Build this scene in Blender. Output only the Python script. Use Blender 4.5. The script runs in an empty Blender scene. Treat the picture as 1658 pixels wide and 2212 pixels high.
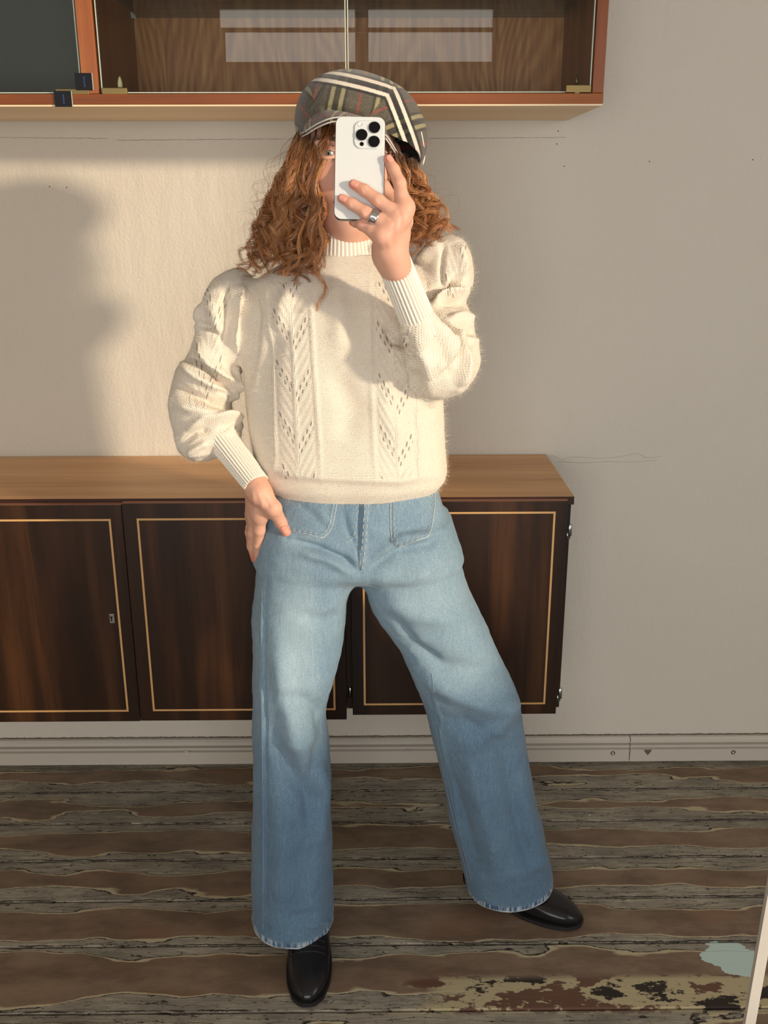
import bpy, bmesh, math, random
import numpy as np
from mathutils import Vector, Matrix, noise as mnoise

scene = bpy.context.scene
C = scene.collection
# ------------------------------------------------------------------ camera
# vanishing points of the photograph (1658 x 2212): depth (811,436), vertical (844,7525)
F, CX, CY, H = 2074.0, 829.0, 1106.0, 1.43
def nrm(v):
    v = np.array(v, float); return v / np.linalg.norm(v)
DOWN = nrm([844 - CX, 7525 - CY, F]); FWD = nrm([811 - CX, 436 - CY, F])
FWD = nrm(FWD - DOWN * FWD.dot(DOWN)); RIGHT = np.cross(DOWN, FWD)
M3 = np.stack([RIGHT, FWD, -DOWN])            # camera (x right, y down, z forward) -> world
EYE = np.array([0, 0, H])
def ray(px, py): return M3 @ np.array([px - CX, py - CY, F]) / F
def P(px, py, Y): r = ray(px, py); return EYE + r * (Y / r[1])
def PZ(px, py, Z): r = ray(px, py); return EYE + r * ((Z - H) / r[2])
def project(V):
    c = (np.asarray(V) - EYE) @ M3
    return CX + F * c[:, 0] / c[:, 2], CY + F * c[:, 1] / c[:, 2]
cam = bpy.data.cameras.new('camera'); cam_o = bpy.data.objects.new('camera', cam); C.objects.link(cam_o)
cam.sensor_fit = 'VERTICAL'; cam.sensor_height = 36.0; cam.lens = F / 2212 * 36.0; cam.clip_start = 0.02
Rc = np.stack([M3[:, 0], -M3[:, 1], -M3[:, 2]], axis=1)
mw = Matrix.Identity(4)
for i in range(3):
    for j in range(3): mw[i][j] = Rc[i, j]
    mw[i][3] = EYE[i]
cam_o.matrix_world = mw
scene.camera = cam_o
# ------------------------------------------------------------------ light
scene.view_settings.view_transform = 'Standard'
scene.view_settings.look = 'None'
scene.view_settings.gamma = 1.0
scene.view_settings.use_curve_mapping = False
scene.view_settings.exposure = 0.0
world = bpy.data.worlds.new('sky'); scene.world = world; world.use_nodes = True
world.node_tree.nodes['Background'].inputs[0].default_value = (0.62, 0.72, 0.9, 1)
world.node_tree.nodes['Background'].inputs[1].default_value = 1.2
SUN_DIR = nrm([-1.35, 1.0, -0.26])
sun = bpy.data.lights.new('sun', 'SUN'); sun.energy = 3.3; sun.angle = math.radians(3.6); sun.color = (1.0, 0.81, 0.58)
sun_o = bpy.data.objects.new('sun', sun); C.objects.link(sun_o)
sun_o.rotation_euler = Vector(SUN_DIR).to_track_quat('-Z', 'Y').to_euler()
def area(name, loc, direction, sx, sy, power, col):
    l = bpy.data.lights.new(name, 'AREA'); l.shape = 'RECTANGLE'; l.size = sx; l.size_y = sy; l.energy = power; l.color = col
    o = bpy.data.objects.new(name, l); C.objects.link(o); o.location = loc
    o.rotation_euler = Vector(direction).to_track_quat('-Z', 'Z').to_euler()
    return o
XR, XL, YB, YF, ZC = 2.3, -3.0, 2.24, -2.6, 2.95       # room
WIN1 = (-0.95, 0.42, 0.94, 2.45)       # right wall: y0,y1,z0,z1
WIN2 = (-0.98, 0.76, 2.20, 2.58)       # transom behind the camera: x0,x1,z0,z1
WIN_FILL = (-1.75, 1.35, 0.55, 1.98)       # wide unseen opening added under it for fill light
area('window_daylight_right', (XR + 0.05, (WIN1[0] + WIN1[1]) / 2, (WIN1[2] + WIN1[3]) / 2), (-1, 0, 0), WIN1[1] - WIN1[0], WIN1[3] - WIN1[2], 17, (0.93, 0.96, 1.0))
area('window_daylight_front', ((WIN2[0] + WIN2[1]) / 2, YF - 0.05, (WIN2[2] + WIN2[3]) / 2), (0, 1, 0), WIN2[1] - WIN2[0], WIN2[3] - WIN2[2], 4.0, (1.0, 0.84, 0.62))
area('added_fill_low', ((WIN_FILL[0] + WIN_FILL[1]) / 2, YF - 0.05, (WIN_FILL[2] + WIN_FILL[3]) / 2), (0, 1, 0), WIN_FILL[1] - WIN_FILL[0], WIN_FILL[3] - WIN_FILL[2], 74, (1.0, 0.97, 0.93))  # lamp added to lift the fill, set in the unseen low opening

# ------------------------------------------------------------------ helpers
def tag(o, label=None, cat=None, group=None, kind=None):
    if label: o['label'] = label
    if cat: o['category'] = cat
    if group: o['group'] = group
    if kind: o['kind'] = kind
    return o
def empty(name, loc=(0, 0, 0)):
    o = bpy.data.objects.new(name, None); C.objects.link(o); o.location = loc; o.empty_display_size = 0.05
    return o
def link(o, parent=None):
    C.objects.link(o)
    if parent is not None:
        o.parent = parent
        o.matrix_parent_inverse = Matrix.Translation(-Vector(parent.location)) if parent.parent is None else Matrix.Identity(4)
        if parent.parent is not None:
            o.matrix_parent_inverse = Matrix.Identity(4)
    return o
def mesh_obj(name, verts, faces, mat=None, parent=None, smooth=False, uv=None):
    me = bpy.data.meshes.new(name)
    me.from_pydata([tuple(map(float, v)) for v in verts] if not isinstance(verts, np.ndarray) else verts.tolist(), [], faces if not isinstance(faces, np.ndarray) else faces.tolist())
    if uv is not None:
        l = me.uv_layers.new(name='UVMap'); l.data.foreach_set('uv', np.asarray(uv, np.float32).ravel())
    if smooth: me.polygons.foreach_set('use_smooth', [True] * len(me.polygons))
    me.update()
    if mat is not None: me.materials.append(mat)
    o = bpy.data.objects.new(name, me)
    # world-space vertices; every parent sits at its own location without rotation
    loc = Vector((0, 0, 0)); q = parent
    C.objects.link(o)
    if parent is not None:
        o.parent = parent
        while q is not None: loc += q.location; q = q.parent
        o.location = -loc
        me.transform(Matrix.Identity(4))
    return o
class MB:
    """collects shapes into one mesh"""
    def __init__(s): s.v = []; s.f = []
    def add(s, v, f):
        n = len(s.v); s.v += [tuple(map(float, p)) for p in v]; s.f += [tuple(i + n for i in q) for q in f]; return s
    def box(s, x0, x1, y0, y1, z0, z1):
        return s.add([(x0, y0, z0), (x1, y0, z0), (x1, y1, z0), (x0, y1, z0), (x0, y0, z1), (x1, y0, z1), (x1, y1, z1), (x0, y1, z1)],
              [(0, 3, 2, 1), (4, 5, 6, 7), (0, 1, 5, 4), (1, 2, 6, 5), (2, 3, 7, 6), (3, 0, 4, 7)])
    def tube(s, pts, r, n=8, cap=True):
        pts = np.array(pts, float); m = len(pts)
        rr = np.full(m, r) if np.isscalar(r) else np.array(r)
        T = np.gradient(pts, axis=0); T /= np.linalg.norm(T, axis=1)[:, None] + 1e-12
        up = np.array([0, 0, 1.0]) if abs(T[0][2]) < .9 else np.array([1.0, 0, 0])
        a = np.cross(T[0], up); a /= np.linalg.norm(a)
        V = []
        for i in range(m):
            a = a - T[i] * a.dot(T[i]); a /= np.linalg.norm(a); b = np.cross(T[i], a)
            for k in range(n):
                t = 2 * math.pi * k / n; V.append(pts[i] + rr[i] * (a * math.cos(t) + b * math.sin(t)))
        Fc = [(i * n + k, i * n + (k + 1) % n, (i + 1) * n + (k + 1) % n, (i + 1) * n + k) for i in range(m - 1) for k in range(n)]
        if cap: Fc += [tuple(range(n - 1, -1, -1)), tuple((m - 1) * n + k for k in range(n))]
        return s.add(V, Fc)
    def lathe(s, prof, n=24, origin=(0, 0, 0), axis=(0, 0, 1)):
        q = Vector((0, 0, 1)).rotation_difference(Vector(axis)); V = []
        for r, z in prof:
            for k in range(n):
                t = 2 * math.pi * k / n; p = q @ Vector((r * math.cos(t), r * math.sin(t), z)); V.append((p.x + origin[0], p.y + origin[1], p.z + origin[2]))
        m = len(prof)
        Fc = [(i * n + k, i * n + (k + 1) % n, (i + 1) * n + (k + 1) % n, (i + 1) * n + k) for i in range(m - 1) for k in range(n)]
        Fc += [tuple(range(n - 1, -1, -1)), tuple((m - 1) * n + k for k in range(n))]
        return s.add(V, Fc)
    def build(s, name, mat=None, parent=None, smooth=False, bevel=0):
        o = mesh_obj(name, s.v, s.f, mat, parent, smooth)
        if bevel:
            m = o.modifiers.new('bevel', 'BEVEL'); m.width = bevel; m.segments = 2; m.limit_method = 'ANGLE'
        return o
def box_obj(name, x0, x1, y0, y1, z0, z1, mat, parent=None, bevel=0):
    return MB().box(x0, x1, y0, y1, z0, z1).build(name, mat, parent, bevel=bevel)

# ------------------------------------------------------------------ node helper
class NT:
    def __init__(s, name):
        s.m = bpy.data.materials.new(name); s.m.use_nodes = True
        s.t = s.m.node_tree; s.N = s.t.nodes; s.L = s.t.links
        s.b = s.N['Principled BSDF']; s.out = s.N['Material Output']
    def put(s, sock, v):
        if hasattr(v, 'is_output'): s.L.new(v, sock)
        elif isinstance(v, (tuple, list)):
            n = len(sock.default_value); v = list(v) + [1] * (n - len(v)); sock.default_value = v[:n]
        else: sock.default_value = v
    def set(s, **k):
        names = {'color': 'Base Color', 'rough': 'Roughness', 'metal': 'Metallic', 'normal': 'Normal', 'alpha': 'Alpha', 'spec': 'Specular IOR Level', 'sheen': 'Sheen Weight', 'coat': 'Coat Weight', 'coat_rough': 'Coat Roughness', 'trans': 'Transmission Weight', 'ior': 'IOR', 'sss': 'Subsurface Weight', 'sss_r': 'Subsurface Radius', 'sss_s': 'Subsurface Scale', 'sheen_rough': 'Sheen Roughness', 'sheen_tint': 'Sheen Tint'}
        for a, v in k.items(): s.put(s.b.inputs[names[a]], v)
        return s
    def coord(s, kind='Object'): return s.N.new('ShaderNodeTexCoord').outputs[kind]
    def uv(s): return s.coord('UV')
    def world(s): return s.N.new('ShaderNodeNewGeometry').outputs['Position']
    def attr(s, name, out='Fac'):
        n = s.N.new('ShaderNodeAttribute'); n.attribute_name = name; return n.outputs[out]
    def rand(s): return s.N.new('ShaderNodeObjectInfo').outputs['Random']
    def scale(s, vec, sc):
        n = s.N.new('ShaderNodeVectorMath'); n.operation = 'MULTIPLY'; s.put(n.inputs[0], vec); s.put(n.inputs[1], sc); return n.outputs[0]
    def vadd(s, a, b):
        n = s.N.new('ShaderNodeVectorMath'); n.operation = 'ADD'; s.put(n.inputs[0], a); s.put(n.inputs[1], b); return n.outputs[0]
    def xyz(s, vec):
        n = s.N.new('ShaderNodeSeparateXYZ'); s.put(n.inputs[0], vec); return n.outputs
    def comb(s, x, y, z=0.0):
        n = s.N.new('ShaderNodeCombineXYZ'); s.put(n.inputs[0], x); s.put(n.inputs[1], y); s.put(n.inputs[2], z); return n.outputs[0]
    def noise(s, vec, scale=5, detail=4, rough=.55, dist=0, out='Fac'):
        n = s.N.new('ShaderNodeTexNoise'); s.put(n.inputs['Vector'], vec); s.put(n.inputs['Scale'], scale); n.inputs['Detail'].default_value = detail; n.inputs['Roughness'].default_value = rough; n.inputs['Distortion'].default_value = dist
        return n.outputs[out]
    def vor(s, vec, scale=5, feature='F1', out='Distance'):
        n = s.N.new('ShaderNodeTexVoronoi'); n.feature = feature; s.put(n.inputs['Vector'], vec); n.inputs['Scale'].default_value = scale; return n.outputs[out]
    def math(s, op, a, b=0.0, c=None, clamp=False):
        n = s.N.new('ShaderNodeMath'); n.operation = op; n.use_clamp = clamp; s.put(n.inputs[0], a); s.put(n.inputs[1], b)
        if c is not None: s.put(n.inputs[2], c)
        return n.outputs[0]
    def ramp(s, fac, stops, mode='LINEAR'):
        n = s.N.new('ShaderNodeValToRGB'); s.put(n.inputs[0], fac); cr = n.color_ramp; cr.interpolation = mode
        while len(cr.elements) < len(stops): cr.elements.new(.5)
        for e, (p, c) in zip(cr.elements, stops):
            e.position = p; e.color = (list(c) + [1])[:4] if isinstance(c, (tuple, list)) else (c, c, c, 1)
        return n.outputs[0]
    def mix(s, f, a, b, mode='MIX'):
        n = s.N.new('ShaderNodeMix'); n.data_type = 'RGBA'; n.blend_type = mode; s.put(n.inputs[0], f); s.put(n.inputs[6], a); s.put(n.inputs[7], b); return n.outputs[2]
    def step(s, v, a, b):      # smooth 0..1 between a and b
        n = s.N.new('ShaderNodeMapRange'); n.interpolation_type = 'SMOOTHSTEP'; s.put(n.inputs[0], v); s.put(n.inputs[1], a); s.put(n.inputs[2], b); return n.outputs[0]
    def bump(s, h, strength=.3, dist=.002, normal=None):
        n = s.N.new('ShaderNodeBump'); n.inputs['Strength'].default_value = strength; n.inputs['Distance'].default_value = dist; s.put(n.inputs['Height'], h)
        if normal is not None: s.put(n.inputs['Normal'], normal)
        return n.outputs[0]
def srgb(r, g, b):
    f = lambda c: (c / 255 / 12.92) if c / 255 <= .04045 else ((c / 255 + .055) / 1.055) ** 2.4
    return (f(r), f(g), f(b))
def plain(name, col, rough=.5, metal=0, **k):
    n = NT(name); n.set(color=col, rough=rough, metal=metal, **k); return n.m

# ------------------------------------------------------------------ materials of the room
def m_wall():
    n = NT('painted_plaster'); w = n.world()
    a = n.noise(w, 150, 3, .6); b = n.noise(n.scale(w, (1, 1, .35)), 34, 3, .6); c = n.noise(w, 3.0, 3)
    h = n.math('ADD', n.math('MULTIPLY', a, .5), n.math('MULTIPLY', b, .9))
    n.set(color=n.mix(c, srgb(206, 198, 184), srgb(212, 205, 192)), rough=.62, spec=.3, normal=n.bump(h, .75, .0035)); return n.m
def m_floor():
    n = NT('worn_painted_boards'); w = n.world(); u = n.uv(); x = n.xyz(w); r = n.rand()
    v = n.xyz(u)[1]
    off = n.math('MULTIPLY', r, 37.0)
    p2 = n.comb(n.math('ADD', x[0], off), x[1], off)
    e = n.math('MINIMUM', v, n.math('SUBTRACT', 1.0, v))
    big = n.noise(n.scale(p2, (1.15, 5.5, 1)), 1.5, 3, .6)
    mid = n.noise(n.scale(p2, (5, 16, 1)), 1.5, 5, .62)
    fine = n.noise(n.scale(p2, (18, 46, 1)), 1.6, 5, .7)
    t = n.math('ADD', e, n.math('MULTIPLY', n.math('SUBTRACT', big, .5), .95))
    t = n.math('ADD', t, n.math('MULTIPLY', n.math('SUBTRACT', n.noise(n.scale(p2, (4.2, 7, 1)), 1.0, 2, .5), .5), .42))
    t = n.math('ADD', t, n.math('MULTIPLY', n.math('SUBTRACT', mid, .5), .16))
    t = n.math('ADD', t, n.math('MULTIPLY', n.math('SUBTRACT', fine, .5), .035))
    d = n.math('SUBTRACT', t, n.math('ADD', n.math('MULTIPLY', n.math('FRACT', n.math('MULTIPLY', r, 7.31)), .16), .15))
    speck = n.noise(w, 260, 3, .7); cloud = n.noise(n.scale(w, (3, 7, 1)), 2.2, 5, .65)
    brown = n.mix(n.step(cloud, .3, .7), srgb(106, 87, 71), srgb(140, 117, 96)); brown = n.mix(n.step(n.noise(n.scale(w, (2, 5, 1)), 1.7, 3), .55, .75), brown, srgb(132, 100, 78))
    brown = n.mix(n.step(speck, .62, .78), brown, srgb(150, 128, 104))
    grey = n.mix(n.step(cloud, .3, .7), srgb(136, 128, 114), srgb(184, 174, 154))
    grain = n.noise(n.scale(w, (14, 190, 1)), 1.0, 4, .7)
    grey = n.mix(n.step(grain, .35, .7), n.mix(.5, grey, srgb(84, 78, 70)), grey)
    grey = n.mix(n.step(n.noise(n.scale(w, (30, 60, 1)), 1.5, 5, .75), .58, .66), grey, srgb(62, 54, 47))
    ln = n.math('ABSOLUTE', n.math('SUBTRACT', n.math('FRACT', n.math('ADD', n.math('MULTIPLY', v, 7.0), n.math('MULTIPLY', mid, 3.2))), .5))
    grey = n.mix(n.math('MULTIPLY', n.step(ln, .055, .02), n.step(n.noise(n.scale(p2, (4, 9, 1)), 2.1, 3), .45, .55)), grey, srgb(52, 45, 39))
    cream = srgb(186, 172, 140)
    col = n.mix(n.step(d, -.004, .004), grey, cream)
    halo = n.math('MULTIPLY', n.noise(n.scale(p2, (3, 5, 1)), 2.0, 3), .085)
    col = n.mix(n.step(d, n.math('SUBTRACT', halo, .024), n.math('ADD', halo, .0)), col, brown)
    crack = n.math('ABSOLUTE', n.math('ADD', d, .006))
    col = n.mix(n.math('MULTIPLY', n.step(crack, .0085, .003), n.step(fine, .36, .5)), col, srgb(38, 31, 27))
    crack2 = n.math('ABSOLUTE', n.math('ADD', n.math('SUBTRACT', n.math('MULTIPLY', fine, .06), e), -.005))
    col = n.mix(n.math('MULTIPLY', n.step(crack2, .012, .004), n.step(mid, .42, .5)), col, srgb(44, 38, 33))
    # tar-black and cream flaking on one board near the mirror
    reg = n.math('MULTIPLY', n.math('MULTIPLY', n.step(x[1], 1.395, 1.415), n.step(x[1], 1.50, 1.48)), n.step(n.math('ADD', x[0], n.math('MULTIPLY', big, .8)), .42, .5))
    fl = n.noise(n.scale(w, (4.2, 8, 1)), 1.7, 8, .66)
    fcol = n.mix(n.step(fl, .44, .455), srgb(48, 40, 35), n.mix(n.step(fl, .54, .555), srgb(183, 168, 132), srgb(104, 74, 58)))
    col = n.mix(reg, col, fcol)
    # turquoise paint spill
    bx = n.math('SUBTRACT', x[0], .705); by = n.math('SUBTRACT', x[1], 1.53)
    by = n.math('ADD', by, n.math('MULTIPLY', bx, .25))
    rr = n.math('ADD', n.math('POWER', n.math('DIVIDE', bx, .06), 2.0), n.math('POWER', n.math('DIVIDE', by, .052), 2.0))
    rr = n.math('ADD', rr, n.math('MULTIPLY', n.math('SUBTRACT', mid, .5), 2.6)); rr = n.math('ADD', rr, n.math('MULTIPLY', n.math('SUBTRACT', fine, .5), .6))
    col = n.mix(n.step(rr, 1.02, .97), col, srgb(192, 214, 206))
    # dropped flecks of white paint
    fk = n.vor(n.scale(w, (1, 1, 0)), 13.0); fkn = n.noise(w, 9, 2)
    col = n.mix(n.math('MULTIPLY', n.step(n.math('ADD', fk, n.math('MULTIPLY', fine, .05)), .075, .06), n.step(fkn, .52, .56)), col, srgb(205, 198, 180))
    h = n.math('ADD', n.math('MULTIPLY', n.step(d, -.004, .006), .7), n.math('MULTIPLY', fine, .5)); h = n.math('ADD', h, n.math('MULTIPLY', grain, .25))
    n.set(color=col, rough=n.math('SUBTRACT', .78, n.math('MULTIPLY', n.step(d, .0, .05), .22)), spec=.35, normal=n.bump(h, .5, .0016)); return n.m
def m_wood(name, c0, c1, c2, axis='x', rough=.35, fig=1.0, scale=1.0, coat=0.0, bump=.1):
    n = NT(name); w = n.world()
    st = {'x': (1.2, 22, 22), 'z': (22, 22, 1.2), 'y': (22, 1.2, 22)}[axis]
    st2 = {'x': (.5, 7, 7), 'z': (6, 6, .6), 'y': (7, .5, 7)}[axis]
    st3 = {'x': (6, 260, 260), 'z': (260, 260, 6), 'y': (260, 6, 260)}[axis]
    a = n.noise(n.scale(w, st), 1.0 * scale, 5, .62, .4); b = n.noise(n.scale(w, st2), 1.3 * scale, 3, .5, .8 * fig); c = n.noise(n.scale(w, st3), 1, 3, .6)
    f = n.math('ADD', n.math('MULTIPLY', a, .55), n.math('MULTIPLY', b, .55)); f = n.math('SUBTRACT', f, .05)
    col = n.ramp(f, [(.32, c0), (.5, c1), (.68, c2)])
    col = n.mix(n.math('MULTIPLY', n.step(c, .56, .72), .35), col, c0)
    n.set(color=col, rough=rough, coat=coat, coat_rough=.18, spec=.4, normal=n.bump(n.math('ADD', c, a), bump, .0006)); return n.m
def m_cathedral(name, c0, c1, c2):
    n = NT(name); w = n.world(); x = n.xyz(w)
    wob = n.noise(n.scale(w, (3, 3, 1.3)), 1.4, 3, .5)
    # nested arches: distance from tall parabolas repeated across the panel
    xx = n.math('SUBTRACT', n.math('FRACT', n.math('ADD', n.math('MULTIPLY', x[0], 2.9), n.math('MULTIPLY', wob, .5))), .5)
    q = n.math('ADD', n.math('MULTIPLY', n.math('POWER', n.math('ABSOLUTE', xx), 1.6), 5.2), n.math('MULTIPLY', x[2], 2.6))
    q = n.math('ADD', q, n.math('MULTIPLY', n.noise(n.scale(w, (12, 12, 3)), 1.5, 4), .55))
    ring = n.math('SINE', n.math('MULTIPLY', q, 26.0))
    st = n.noise(n.scale(w, (70, 70, 2.5)), 1.2, 5, .65)
    f = n.math('ADD', n.math('MULTIPLY', ring, .07), n.math('ADD', n.math('MULTIPLY', st, .7), .15))
    col = n.ramp(f, [(.3, c0), (.5, c1), (.7, c2)])
    n.set(color=col, rough=.45, spec=.35); return n.m

M = {}
M['wall'] = m_wall(); M['floor'] = m_floor()
M['trim'] = plain('trim_paint', srgb(196, 188, 175), .45)
M['rosewood'] = m_wood('dark_rosewood_veneer', srgb(24, 13, 7), srgb(46, 26, 13), srgb(80, 49, 25), 'z', .34, 1.0, 1.0, .06)
M['rose_edge'] = m_wood('dark_rosewood_edge', srgb(40, 20, 12), srgb(58, 30, 20), srgb(80, 46, 30), 'x', .35)
M['worn_edge'] = m_wood('worn_door_edge', srgb(120, 78, 62), srgb(160, 112, 92), srgb(190, 150, 128), 'x', .6)
M['teak_top'] = m_wood('light_teak_veneer', srgb(176, 126, 80), srgb(208, 160, 110), srgb(226, 184, 136), 'x', .42, .6)
M['maple'] = plain('maple_inlay', srgb(206, 160, 104), .4)
M['mahogany'] = m_wood('red_mahogany', srgb(96, 46, 14), srgb(134, 70, 22), srgb(162, 92, 34), 'x', .5, .6, 1.0, 0)
M['mahogany_v'] = m_wood('red_mahogany_upright', srgb(104, 52, 24), srgb(150, 84, 42), srgb(180, 110, 60), 'z', .38, .6, 1.0, 0)
M['beech'] = m_wood('pale_beech', srgb(232, 202, 158), srgb(242, 216, 176), srgb(248, 226, 190), 'x', .5, .6)
M['walnut'] = m_cathedral('walnut_back_veneer', srgb(132, 78, 42), srgb(178, 114, 66), srgb(210, 150, 96))
M['brass'] = plain('aged_brass', srgb(128, 110, 72), .42, 1)
M['steel'] = plain('nickel_steel', srgb(190, 192, 190), .28, 1)
M['clip'] = plain('clear_plastic', srgb(200, 204, 200), .25); M['pin_glint'] = plain('pin_glint_paint', srgb(236, 226, 176), .35)
M['black'] = plain('black_plastic', (.010, .011, .014), .6, 0, spec=.2)
M['blue_print'] = plain('blue_print', srgb(58, 92, 170), .5)
M['crack2'] = plain('grime', srgb(104, 92, 78), .9); M['crack'] = plain('crack_shade', srgb(120, 108, 94), .9); M['dirt'] = plain('dark_dirt', srgb(60, 52, 45), .9)
M['reflect_grey'] = plain('reflected_room_grey', srgb(138, 137, 133), .5)
def m_glass(name, tint, rough=0.0):
    # thin pane: clear pass-through plus a mirror reflection
    n = NT(name); N = n.N
    tr = N.new('ShaderNodeBsdfTransparent'); tr.inputs[0].default_value = (*tint, 1)
    gl = N.new('ShaderNodeBsdfGlossy'); gl.inputs['Roughness'].default_value = rough
    fr = N.new('ShaderNodeFresnel'); fr.inputs[0].default_value = 1.5
    mx = N.new('ShaderNodeMixShader'); n.L.new(fr.outputs[0], mx.inputs[0]); n.L.new(tr.outputs[0], mx.inputs[1]); n.L.new(gl.outputs[0], mx.inputs[2]); n.L.new(mx.outputs[0], n.out.inputs[0])
    return n.m
M['glass'] = m_glass('cabinet_glass', (.93, .96, .94))
M['glass_edge'] = plain('glass_cut_edge', srgb(196, 206, 190), .2)
M['smoked'] = m_glass('smoked_glass', (.80, .83, .82))

# ------------------------------------------------------------------ room shell
def struct(o): o['kind'] = 'structure'; return o
# floor: boards run parallel to the back wall; every board is a piece of its own
floor = struct(box_obj('floor', XL, XR, YF, YB, -.06, -.024, M['dirt']))
joints = [YB + .02, 2.112, 1.982, 1.846, 1.712, 1.580, 1.412, 1.272]
while joints[-1] > YF: joints.append(joints[-1] - .135 - .012 * math.sin(len(joints) * 2.3))
rng = random.Random(4)
for i in range(len(joints) - 1):
    y1, y0 = joints[i], joints[i + 1]; g = .0012
    V = [(XL, y0 + g, -.024), (XR, y0 + g, -.024), (XR, y1 - g, -.024), (XL, y1 - g, -.024), (XL, y0 + g, -.0022), (XR, y0 + g, -.0022), (XR, y1 - g, -.0022), (XL, y1 - g, -.0022),
         (XL, y0 + g + .003, 0), (XR, y0 + g + .003, 0), (XR, y1 - g - .003, 0), (XL, y1 - g - .003, 0)]
    Fc = [(0, 1, 5, 4), (2, 3, 7, 6), (1, 2, 6, 5), (3, 0, 4, 7), (4, 5, 9, 8), (6, 7, 11, 10), (8, 9, 10, 11), (5, 6, 10, 9), (7, 4, 8, 11)]
    uvs = []
    for f in Fc:
        for k in f: uvs.append((V[k][0], (V[k][1] - y0) / (y1 - y0)))
    mesh_obj('plank', V, Fc, M['floor'], floor, uv=uvs)
wall_back = struct(box_obj('wall_back', XL - .1, XR + .1, YB, YB + .12, -.06, ZC, M['wall']))
struct(box_obj('wall_left', XL - .12, XL, YF, YB, -.06, ZC, M['wall']))
struct(box_obj('ceiling', XL - .1, XR + .1, YF - .1, YB + .1, ZC, ZC + .1, M['wall']))
b = MB(); y0, y1, z0, z1 = WIN1
b.box(XR, XR + .12, YF, y0, -.06, ZC); b.box(XR, XR + .12, y1, YB, -.06, ZC); b.box(XR, XR + .12, y0, y1, -.06, z0); b.box(XR, XR + .12, y0, y1, z1, ZC)
struct(b.build('wall_right', M['wall']))
b = MB(); x0, x1, z0, z1 = WIN2; u0, u1, v0, v1 = WIN_FILL; ya, yb = YF - .12, YF
b.box(XL, XR, ya, yb, -.06, v0); b.box(XL, u0, ya, yb, v0, v1); b.box(u1, XR, ya, yb, v0, v1); b.box(XL, XR, ya, yb, v1, z0); b.box(XL, x0, ya, yb, z0, z1); b.box(x1, XR, ya, yb, z0, z1); b.box(XL, XR, ya, yb, z1, ZC)
struct(b.build('wall_front', M['wall']))
# window frames
y0, y1, z0, z1 = WIN1; b = MB(); t = .045
b.box(XR + .02, XR + .08, y0, y0 + t, z0, z1).box(XR + .02, XR + .08, y1 - t, y1, z0, z1).box(XR + .02, XR + .08, y0 + t, y1 - t, z0, z0 + t).box(XR + .02, XR + .08, y0 + t, y1 - t, z1 - t, z1)
struct(b.build('window_1', M['trim']))
x0, x1, z0, z1 = WIN2; b = MB()
b.box(x0, x0 + t, YF - .08, YF - .02, z0, z1).box(x1 - t, x1, YF - .08, YF - .02, z0, z1).box(x0 + t, x1 - t, YF - .08, YF - .02, z0, z0 + t).box(x0 + t, x1 - t, YF - .08, YF - .02, z1 - t, z1)
b.box(-.12, -.04, YF - .08, YF - .02, z0 + t, z1 - t)
struct(b.build('window_2', M['trim']))
x0, x1, z0, z1 = WIN_FILL; b = MB()
b.box(x0, x0 + t, YF - .08, YF - .02, z0, z1).box(x1 - t, x1, YF - .08, YF - .02, z0, z1).box(x0 + t, x1 - t, YF - .08, YF - .02, z0, z0 + t).box(x0 + t, x1 - t, YF - .08, YF - .02, z1 - t, z1)
struct(b.build('fill_window', M['trim']))  # frame of the added fill opening
# baseboards: moulded profile (y out from wall, z)
prof = [(0, .012), (.018, .012), (.018, .047), (.0105, .0490), (.0105, .0520), (.0175, .0535), (.0175, .060), (.0080, .0615), (.0080, .0650), (.0155, .0665), (.0145, .074), (.009, .0795), (0, .0815)]
def baseboard(name, xa, xb):
    V = [(xa, YB - y, z) for y, z in prof] + [(xb, YB - y, z) for y, z in prof]; n = len(prof)
    Fc = [(i, (i + 1) % n, n + (i + 1) % n, n + i) for i in range(n)] + [tuple(range(n - 1, -1, -1)), tuple(range(n, 2 * n))]
    return struct(mesh_obj(name, V, Fc, M['trim']))
xj = P(1360, 1620, YB - .018)[0]
bbl = baseboard('baseboard_left', XL, xj - .0012); bbr = baseboard('baseboard_right', xj + .0012, XR)
for px, py, par, kind in [(1323, 1627, bbl, 's'), (1398, 1624, bbr, 'c'), (1583, 1625, bbr, 's'), (403, 1627, bbl, 'p'), (880, 1626, bbl, 'p')]:
    c = P(px, py, YB - .018)
    if kind == 'p': MB().lathe([(.0085, 0), (.0085, .0006), (.007, .001), (.0065, .0004)], 20, c, (0, -1, 0)).build('screw_plug', M['trim'], par, True)
    else:
        MB().lathe([(.0062, -.002), (.0062, .0004), (.005, .0006), (.002, -.0004)], 16, c, (0, -1, 0)).build('screw', M['brass'] if kind == 's' else M['dirt'], par)
        if kind == 'c':
            MB().add([c + np.array(q) for q in [(-.011, -.0006, .006), (-.004, -.0006, -.005), (.001, -.0006, -.010), (.009, -.0006, .001), (.010, -.0006, .007)]], [(0, 1, 2, 3, 4)]).build('paint_chip', M['crack2'], par)
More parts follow.
